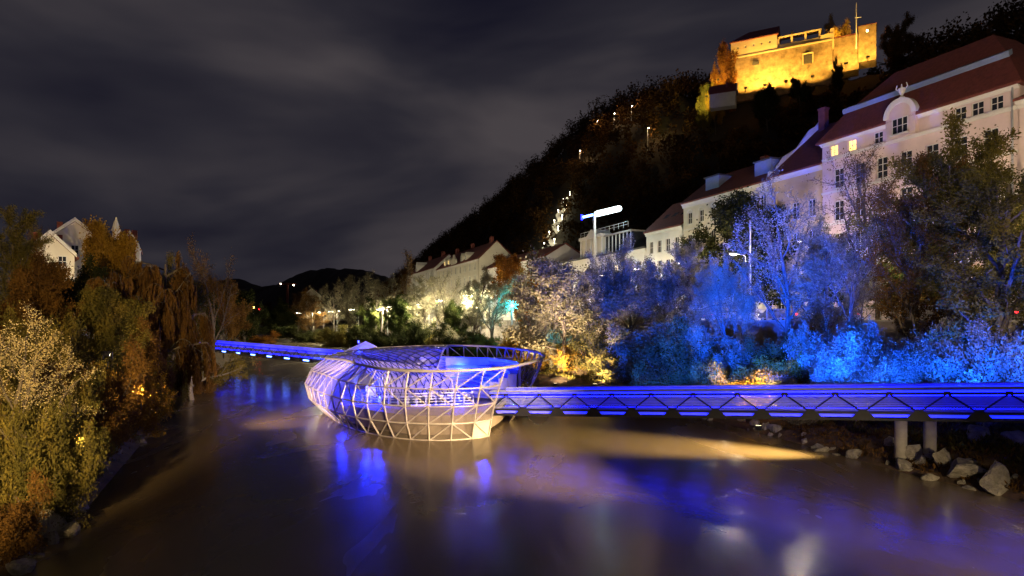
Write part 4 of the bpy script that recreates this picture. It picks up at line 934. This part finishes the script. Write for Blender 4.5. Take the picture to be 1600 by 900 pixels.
# trees near the castle
def hill_base(px, Y):
    X = (px-800)/F*Y; t = (X+.4*Y-72)*.928; q = -.371*X+.928*Y; return float(hill_z(q, t))
for kind, px, y, Y, w_, lf, lb in (('round',1128,64,246,34,'orange','amber lit tree at the corner of the castle'),('round',1312,18,246,40,'gold','golden lit tree rising behind the castle annex'),
    ('round',1118,112,243,26,'gold','yellow lit tree left below the bastion'),('bare',1290,38,250,36,'pale','grey bare tree behind the castle terrace'),('round',1098,130,246,26,'olive','yellow green lit tree at the foot of the castle path'),('round',1310,88,222,20,'dark','dark tree before the curtain wall'),
    ('round',1250,118,224,36,'dark','dark tree below the bastion window'),('round',1200,128,228,40,'dark','dark tree before the bastion foot'),('round',1400,22,215,50,'forest','dim tree right of the castle tower')):
    Yb = Y; zb = hill_base(px, Yb); zb = min(zb, CAMH-(y-HOR)/F*Yb-5); T(kind, px, y, Yb, w_, lf, lb, zb=zb, group='trees by the castle')

# ------------------------------------------------------------------ undergrowth and rocks
def undergrowth(name, label, xfun, side, zf, n, ya, yb, d0, d1, mat, size, seed):
    rng = np.random.default_rng(seed); y = ya+(yb-ya)*rng.random(n)**1.3; d = rng.uniform(d0, d1, n); x = xfun(y)+side*d/.93; z = zf(x, y)
    m = 9; c = np.stack([x, y, z], -1)[:, None]+rng.normal(size=(n, m, 3))*np.array([.22, .22, .05])*size/.2; a = rng.normal(size=(n, m, 3)); a[..., 2] = np.abs(a[..., 2])*1.3+.5
    a /= np.linalg.norm(a, axis=2)[..., None]; e = np.cross(a, rng.normal(size=(n, m, 3))); e /= np.linalg.norm(e, axis=2)[..., None]; s = size*(.5+1.3*rng.random((n, m, 1)))*(1+.8*(rng.random((n, 1, 1)) < .2))
    c = c.reshape(-1, 3); a = (a*s).reshape(-1, 3); e = (e*s*.16).reshape(-1, 3); N = len(c)
    V = np.stack([c, c+a*.45+e, c+a, c+a*.45-e], 1).reshape(-1, 3); tint = np.clip(np.repeat(rng.random(n), m)+rng.normal(size=N)*.15, 0, 1)
    me = fast_mesh(name, V, np.arange(N*4).reshape(N, 4), {'tint': tint}); me.materials.append(LEAF[mat]); tag(link(bpy.data.objects.new(name, me)), label, 'undergrowth', kind='stuff')
undergrowth('undergrowth', 'green and brown weeds covering the left bank slope', lbx, -1, zl, 13000, 12, 95, 1.1, 12, 'olive', .24, 3)
undergrowth('undergrowth', 'low weeds along the right bank behind the bridge', rbx, 1, zr, 9000, 30, 110, 2.6, 14, 'olive', .17, 4)
undergrowth('fallen_leaves', 'brown fallen leaves lying between the right bank stones', rbx, 1, zr, 5200, 22, 48, .3, 12, 'brown', .12, 6)
def rock_mesh(seed):
    import bmesh
    rng = np.random.default_rng(seed); b = bmesh.new(); bmesh.ops.create_icosphere(b, subdivisions=3, radius=1)
    pl = [unit(rng.normal(size=3)) for _ in range(16)]; dd = rng.uniform(.5, .85, 16)
    ph = rng.random(6)*6
    for v in b.verts:
        p = np.array(v.co)
        for nrm, d in zip(pl, dd):
            k = p@nrm
            if k > d: p = p-nrm*(k-d)*.98
        p = p*(1+.05*np.sin(p[0]*5+ph[0])+.05*np.sin(p[1]*6+ph[1])+.03*np.sin(p[2]*11+ph[2])+.02*np.sin(p[0]*17+ph[3])); v.co = p
    me = bpy.data.meshes.new('rock'); b.to_mesh(me); b.free(); me.materials.append(MAT['rock']); return me
RM = [rock_mesh(s) for s in range(6)]
def rock(x, y, z, s, seed, label, group):
    o = inst('boulder', RM[seed % 6], None, (x, y, z), (seed*1.3, seed*.7, seed*2.1), (s*(1+.3*math.sin(seed)), s*(.85+.2*math.cos(seed*2)), s*(.68+.15*math.sin(seed*3)))); tag(o, label, 'boulder', group)
rr = random.Random(4)
for px, py, sp, lb in ((1478,736,20,'large split pale boulder at the water below the piers'),(1508,745,26,'broad flat pale boulder low at the right waterline'),(1562,760,34,'biggest pale boulder at the right picture edge'),(1423,722,20,'tall two faced boulder left of the pier base'),(1585,735,26,'grey boulder above the biggest pale boulder'),
                       (1455,742,14,'small pale boulder in the gap of the riprap'),(1530,728,24,'leaf strewn boulder right of the second pier'),(1410,728,14,'rounded boulder next to the tall two faced boulder'),(1565,715,30,'brown half buried boulder under the bridge end')):
    Y = (CAMH-.25)/((py-HOR)/F); X = (px-800)/F*Y; rock(X, Y, max(float(zr(X, Y)), 0)+.05, sp/F*Y*1.25, px, lb, 'right bank boulders')
for k in range(70):
    y = rr.uniform(23, 62); x = float(rbx(y))+rr.uniform(-.35, 2.2 if y < 40 else 1.0); rock(x, y, max(float(zr(x, y)), -.05)+.02, rr.uniform(.2, .62), k, 'grey stone of the loose riprap along the right waterline', 'right bank riprap stones')
for px, py, sp, lb in ((70,832,28,'large dark boulder at the lower left corner of the water'),(105,828,24,'angular pale boulder right of the dark corner boulder'),(30,885,26,'pale boulder at the bottom left corner'),(120,790,18,'small pale boulder on top of the left riprap'),(110,805,14,'flat stone between the left boulders')):
    Y = (CAMH-.2)/((py-HOR)/F); X = (px-800)/F*Y; rock(X, Y, .12, sp/F*Y*1.2, px, lb, 'left bank boulders')
for k in range(60):
    y = rr.uniform(18, 70); x = float(lbx(y))-rr.uniform(-.3, 1.2); rock(x, y, max(float(zl(x, y)), -.05)+.02, rr.uniform(.14, .42), k+3, 'grey stone of the loose riprap along the left waterline', 'left bank riprap stones')

# ------------------------------------------------------------------ street lamps and other lights of the town
def on_street(px, C): Y = facY(px, C); return (fx(C, Y), Y, STREET)
def lamp_px(px, py, C, label, power, **k):
    b = on_street(px, C); h = CAMH-(py-HOR)/F*b[1]-STREET-.2
    street_lamp((b[0]-NB.x*-1.2, b[1]+NB.y*1.2, STREET), h, (-NB.x, -NB.y), label, power, group='street lamps along the quay', **k)
W = (1, .74, .38)
lamp_px(1261, 379, 60, 'street lamp glowing among the blue trees below the ochre house', 1100, hs=1.3)
lamp_px(1153, 398, 60, 'brightest street lamp beside the tall grey pole', 3200, hs=1.3)
lamp_px(1068, 412, 60, 'street lamp between the violet and the blue trees', 2800, hs=1.3)
lamp_px(1002, 421, 60, 'street lamp above the violet willow', 3000, hs=1.5)
lamp_px(948, 431, 60, 'street lamp right of the round pale willow crown', 3000, hs=1.5)
lamp_px(1420, 357, 60, 'street lamp behind the tall brown trees', 2400, hs=1.2)
lamp_px(1640, 330, 60, 'street lamp just beyond the right picture edge', 2400, hs=1.2)
lamp_px(865, 441, 60, 'star like street lamp within the pale willow crown', 3000, hs=1.8)
lamp_px(770, 455, 60, 'street lamp behind the thin olive tree', 4200, hs=2.2)
for k, (px, py) in enumerate(((738,462),(690,470),(660,476),(612,480),(597,484),(553,484),(536,486),(520,487),(500,488),(470,489))):
    Y = np.interp(px, [450,500,550,600,657,700,760], [335,262,216,182,155,138,115]); X = (px-800)/F*Y
    street_lamp((X+1.6, Y, 4.5), CAMH-(py-HOR)/F*Y-4.7, (-1, -.1), 'small white star lamp glowing between the far bank trees', 13000, lens='whitelens', color=(1, .9, .60), hs=1.0+Y/170, group='small far bank lamps')
for k, (x_, y_, lb) in enumerate(((-58,76,'added lamp among the trees to brighten the white gables'),(-72,84,'added lamp in the trees at the far left edge'))):
    street_lamp((x_, y_, 5.6), 9, (-.6, .8), lb, 2600, group='added left bank lamps')  # lamps added to brighten the house gables behind the trees
# teal light sculpture, traffic lights
tp_ = P(800, 476, 112); tl = thing('teal_star_light', 'teal glowing star light on a pole beyond the island', 'light', (tp_.x, tp_.y, 4.4))
MB().tube([(0,0,0),(0,0,tp_.z-4.4)], .07, 6).build('pole', MAT['pole'], tl); m = MB()
for k in range(9):
    a = k*.698; m.tube([(0,0,tp_.z-4.4),(1.15*math.cos(a),.2*math.sin(a*3),tp_.z-4.4+1.15*math.sin(a))], [.16,.03], 5)
m.build('star', MAT['teal'], tl); ld = bpy.data.lights.new('teal_light', 'POINT'); ld.energy = 6000; ld.color = (.02, .8, 1); ld.shadow_soft_size = .4; lo = bpy.data.objects.new('teal_light', ld); link(lo, tl); lo.location = (0, -.6, tp_.z-4.4)
for px, py, Y, mt_, lb in ((683,472,140,'green','green traffic light among the far bank trees'),(406,483,300,'red','red traffic light at the end of the river'),(396,480,310,'goldlens','orange traffic light at the end of the river')):
    p_ = P(px, py, Y); tl = thing('traffic_light', lb, 'traffic light', (p_.x, p_.y, 4.0)); MB().tube([(0,0,0),(0,0,p_.z-4.6)], .08, 6).build('pole', MAT['pole'], tl)
    MB().box(-.25,.25,-.1,.25,p_.z-4.9,p_.z-3.3).build('signal_box', MAT['darksteel'], tl); MB().tube([(0,-.2,p_.z-4.0),(0,-.11,p_.z-4.0)], .38*Y/200, 12).build('lens', MAT[mt_], tl)
# tall grey pole
b = on_street(1172, 58.5); gp_ = thing('grey_pole', 'tall plain grey pole beside the bright blue willow', 'pole', b); zt = CAMH-(345-HOR)/F*b[1]-STREET
MB().tube([(0,0,0),(0,0,.6),(0,0,zt)], [.2,.13,.11], 10).build('shaft', MAT['greysteel'], gp_); MB().tube([(0,0,zt),(0,0,zt+.12)], [.14,.05], 10).build('cap', MAT['greysteel'], gp_)
# luminous bar on a mast above the terrace block
q0 = P(929, 335, 128); ms = thing('luminous_mast', 'slender mast carrying a glowing white and blue light bar', 'light mast', (q0.x, q0.y, 20)); zz = q0.z-20
MB().tube([(0,0,-4),(0,0,zz)], [.32,.26], 8).build('mast', MAT['frame'], ms)
u_ = Vector((.92, -.38, .17)).normalized()
def capsule(a, b, r): return MB().tube([a-u_*r*.0, a+u_*r*.15, a+u_*r*.6, a+u_*r*1.2, b-u_*r*1.2, b-u_*r*.6, b-u_*r*.15, b], [r*.1,r*.5,r*.9,r,r,r*.9,r*.5,r*.1], 12)
c0 = Vector((0,0,zz)); capsule(c0-u_*.1, c0+u_*5.6, .58).build('white_light_bar', MAT['whiteled'], ms, smooth=True)
bb = MB()
for k in range(6): bb.tube([c0-u_*(.35+k*.36), c0-u_*(.62+k*.36)], .24, 10)
bb.build('blue_light_bar', MAT['bluewhite'], ms); MB().tube([c0-u_*.2, c0-u_*2.6], .07, 6).build('bar_spine', MAT['darksteel'], ms); MB().box(-2.6,-2.3,.8,1.2,zz-.9,zz+.1).build('end_cap', MAT['bluestrip'], ms)
ld = bpy.data.lights.new('mast_light', 'POINT'); ld.energy = 1500; ld.color = (.7, .95, 1); ld.shadow_soft_size = .6; lo = bpy.data.objects.new('mast_light', ld); link(lo, ms); lo.location = c0+u_*3+Vector((-.8,-1.2,-.6))
# lit stairway zigzagging up the hill
sw = thing('hill_stairway', 'bright lit stairway zigzagging up the dark castle hill', 'stairway', (0,0,0))
def hill_hit(px, py):
    for Y in np.arange(140, 420, 1.0):
        p = P(px, py, Y)
        if p.z < hill_base(px, Y): return p
    return P(px, py, 250)
zig = [hill_hit(*v) for v in ((850,388),(866,382),(858,370),(872,362),(866,352),(878,344),(872,336),(884,328),(880,318),(890,308))]
for a, b in zip(zig[:-1], zig[1:]):
    d = b-a; n_ = max(4, int(d.length/1.0)); m = MB(); 
    for k in range(n_):
        p = a.lerp(b, (k+.5)/n_); m.box(p.x-1.1,p.x+1.1,p.y-1.1,p.y+1.1,p.z-2.5,p.z+.25)
    m.build('stair_flight', MAT['white'], sw)
lh = MB(); lh.tube([(0,0,0),(0,0,1.6),(0,0,1.65),(0,0,2.0)], [.05,.05,.22,.18], 8); lhm = lh.mesh('stair_lamp', MAT['whitelens'])
for k, z in enumerate(zig):
    inst('stair_lamp', lhm, sw, (z.x, z.y-1.2, z.z+.2)); ld = bpy.data.lights.new('stair_light', 'POINT'); ld.energy = 520; ld.color = (1, .92, .6); ld.shadow_soft_size = .2
    lo = bpy.data.objects.new('stair_light', ld); link(lo, sw); lo.location = (z.x-.3, z.y-2.4, z.z+2.4)
for k, (px, py) in enumerate(((932,215),(958,205),(985,195),(1010,232),(905,262))):
    h_ = hill_hit(px, py); street_lamp((h_.x, h_.y-2.5, h_.z-2), 9, (0, -1), 'small path lamp among the dark trees of the castle hill', 900, color=(1, .62, .28), lens='whitelens', hs=1.2, group='castle hill path lamps')
# tower crane beyond the bend
cp = P(449, 462, 700); cr_ = thing('tower_crane', 'small far tower crane lit red above the river end', 'crane', (cp.x, cp.y, 8)); 
MB().box(-1,1,-1,1,0,cp.z+6).build('mast', MAT['roof'], cr_); MB().box(-9,10,-.6,.6,cp.z+4,cp.z+5.4).build('jib', MAT['roof'], cr_); MB().box(-9,-6,-.9,.9,cp.z+1.8,cp.z+4).build('counterweight', MAT['concrete'], cr_); MB().box(6.5,7.5,-1.2,.9,cp.z+3,cp.z+4).build('jib_lamp', MAT['whitelens'], cr_); MB().box(-7.5,-6.5,-1.2,.9,cp.z+4.4,cp.z+5.4).build('jib_lamp', MAT['whitelens'], cr_)
fh = gable_house('far_roofed_house', 'far low house with red roof beyond the river bend', 487, 452, 463, 420, 14, MAT['cream'], depth=16, rz=.3, base=5)

# cars on the street, tail lights on
def car(px, C, paint, label):
    b = on_street(px, C); t = thing('car', label, 'car', (b[0], b[1], STREET+.004), math.atan2(U.y, U.x), 'cars on the quay street')
    body = MB(); low = [(-2.1,.35),(-2.15,.75),(-2.0,.98),(-1.2,1.02),(-.75,1.42),(.75,1.45),(1.35,1.0),(2.0,.88),(2.15,.65),(2.1,.35)]
    for i in range(len(low)-1): pass
    body.prism(low, 'y', -.82, .82); body.build('body', MAT[paint], t)
    for s_ in (-1, 1):
        MB().prism([(-1.05,1.03),(-.68,1.36),(-.02,1.38),(-.02,1.03)], 'y', s_*.825-.004, s_*.825+.004).build('side_window', MAT['dglass'], t); MB().prism([(.04,1.03),(.04,1.38),(.70,1.38),(1.15,1.03)], 'y', s_*.825-.004, s_*.825+.004).build('side_window', MAT['dglass'], t)
        for x in (-1.35, 1.35):
            wh = MB().tube([(x,s_*.70,.32),(x,s_*.86,.32)], .32, 16).build('wheel', MAT['rubber'], t); MB().tube([(x,s_*.861,.32),(x,s_*.875,.32)], .2, 12).build('rim', MAT['greysteel'], wh)
        MB().box(-2.2,-2.12,s_*.62-.16,s_*.62+.16,.68,.9).build('tail_light', MAT['red'], t); MB().box(2.08,2.16,s_*.62-.16,s_*.62+.16,.62,.8).build('headlight', MAT['whitelens'], t)
    MB().add([(-1.19,-.7,1.05),(-1.19,.7,1.05),(-.79,.66,1.40),(-.79,-.66,1.40)], [(0,1,2,3)]).build('rear_window', MAT['dglass'], t)
for px, paint, lb in ((1090,'carpaint','dark car with red tail lights left of the blue willow'),(1140,'carpaint2','white car with red tail lights behind the blue willow'),(1215,'carpaint','dark car behind the slender blue tree'),(1305,'carpaint2','white car seen between the leaning blue trunks'),(1475,'carpaint2','white car behind the railing under the tallest tree'),(1550,'carpaint','dark car behind the railing near the right edge')):
    car(px, 59.5, paint, lb)

# ------------------------------------------------------------------ floodlights
BLUE = (.004, .065, 1.0)
def at_bank(px, Y, dz=.6): X = (px-800)/F*Y; return (X, Y, float(zr(X, Y))+dz)
NBR = Vector((.462, .887, 0))
for k, tg, pw, an, lb in ((.30,(1030,400,78),19000,60,'blue floodlight on the footbridge nearest to the island'),(.45,(1110,410,68),19000,60,'second blue floodlight on the footbridge from the island'),(.60,(1180,400,61),17000,64,'third blue floodlight on the footbridge from the island'),
    (.75,(1270,400,57),13000,66,'fourth blue floodlight on the footbridge from the island'),(.90,(1350,500,48),3800,80,'fifth blue floodlight on the footbridge from the island'),(1.06,(1460,500,45),3400,85,'sixth blue floodlight on the footbridge above the piers'),(1.22,(1560,500,42),2600,85,'last blue floodlight on the footbridge by the bank')):
    p = Vector(ko(k))+NBR*3.1+Vector((0, 0, 1.6))
    floodlight(p, P(*tg), BLUE, pw, an, lb, lens='bluewhite', group='blue bridge floodlights', s=.6)
# warm floods: island, castle, banks
floodlight((25.6, 37.6, 3.1), (6, 44.8, 0), (1, .72, .30), 40000, 34, 'warm floodlight under the bridge end aimed low across the water', blend=1.0, radius=.3)
floodlight((19.5, 8, 9.0), (-7, 48, 2.4), (1, .70, .42), 58000, 24, 'warm floodlight on the near right bank aimed at the island front', blend=.6, radius=.3)
floodlight((-24, 38, 6.5), (-17, 58, 3.0), (1, .68, .38), 11000, 40, 'warm floodlight in the left thicket aimed at the island dome', blend=.6, radius=.2)
for k, (px, py, tgx, tgy, pw) in enumerate(((1165,136,1170,100,4800),(1195,132,1200,98,6200),(1228,126,1235,95,3800),(1270,118,1275,85,2400),(1322,98,1322,72,4000),(1356,88,1356,58,3600))):
    x, z = cas_at(px, py, -9); p = Vector((85.75+.873*x+.487*-9, 250-.487*x+.873*-9, z)); x, z = cas_at(tgx, tgy, 0); tgt = Vector((85.75+.873*x, 250-.487*x, z))
    floodlight(p, tgt, (1, .56, .09), pw, 110, 'golden floodlight at the foot of the castle wall', lens='goldlens', s=2.2, group='castle floodlights', radius=.3)
floodlight(P(1104, 150, 236), P(1100, 138, 246), (1, .80, .16), 3500, 140, 'yellow floodlight in the trees left below the castle', lens='goldlens', s=2)
floodlight(P(1306, 62, 240), P(1312, 32, 246), (1, .62, .12), 2500, 120, 'golden floodlight behind the castle annex', lens='goldlens', s=1.5)
floodlight(P(1122, 124, 238), P(1127, 88, 246), (1, .62, .12), 2600, 120, 'golden floodlight at the castle corner trees', lens='goldlens', s=1.5)
floodlight(at_bank(1185, 47.5, .8), P(1182, 560, 52), (1, .72, .22), 3000, 80, 'warm lamp behind the golden glowing shrub', group='warm bank lamps')
floodlight(at_bank(868, 77, 1.0), P(880, 460, 87), (1, .74, .42), 7000, 110, 'warm floodlight at the water below the pale willow', group='warm bank lamps')
floodlight(at_bank(930, 71, 1.0), P(965, 450, 80), (1, .74, .46), 2600, 110, 'warm floodlight at the water below the lilac willow', group='warm bank lamps')
floodlight((-9.0, -2.6, 9.5), (-35, 44, 7.0), (1, .68, .27), 26000, 42, 'warm floodlight on the road bridge aimed at the left thicket', group='road bridge floodlights', radius=.3)
floodlight((14.0, -2.6, 10.5), (36, 44, 19.0), (1, .78, .50), 15000, 36, 'warm floodlight on the road bridge aimed at the right trees', group='road bridge floodlights', radius=.3)
floodlight((-19.3, 29.0, 2.6), (-32.5, 49, 3.2), (1, .68, .24), 2200, 64, 'added warm floodlight at the left waterline below the golden shrub', group='warm bank lamps')  # added to brighten the middle of the left thicket
floodlight((20.0, -2.6, 8.5), (17.5, 23.5, 0), (1, .74, .40), 11000, 32, 'added warm floodlight on the road bridge aimed at the water before the right boulders', blend=.9, group='road bridge floodlights')  # added to warm the boulders and the water beside them
floodlight((-25.5, 44, 3.2), (-34, 57, 5.0), (1, .70, .26), 2200, 100, 'warm floodlight at the willow on the left bank', group='warm bank lamps')
# lamps of the road bridge the picture was taken from
for x, lb, pw in ((-14, 'street lamp on the road bridge behind the viewer near the left bank', 350), (16, 'street lamp on the road bridge behind the viewer near the right bank', 350)):
    street_lamp((x, -3, 7.0), 7.5, (0, 1), lb, pw, group='road bridge lamps')
MB().box(-40, 45, -14, -2, 6.2, 7.0).build('road_bridge_deck', MAT['concrete']); tag(bpy.data.objects['road_bridge_deck'], kind='structure').name = 'road'
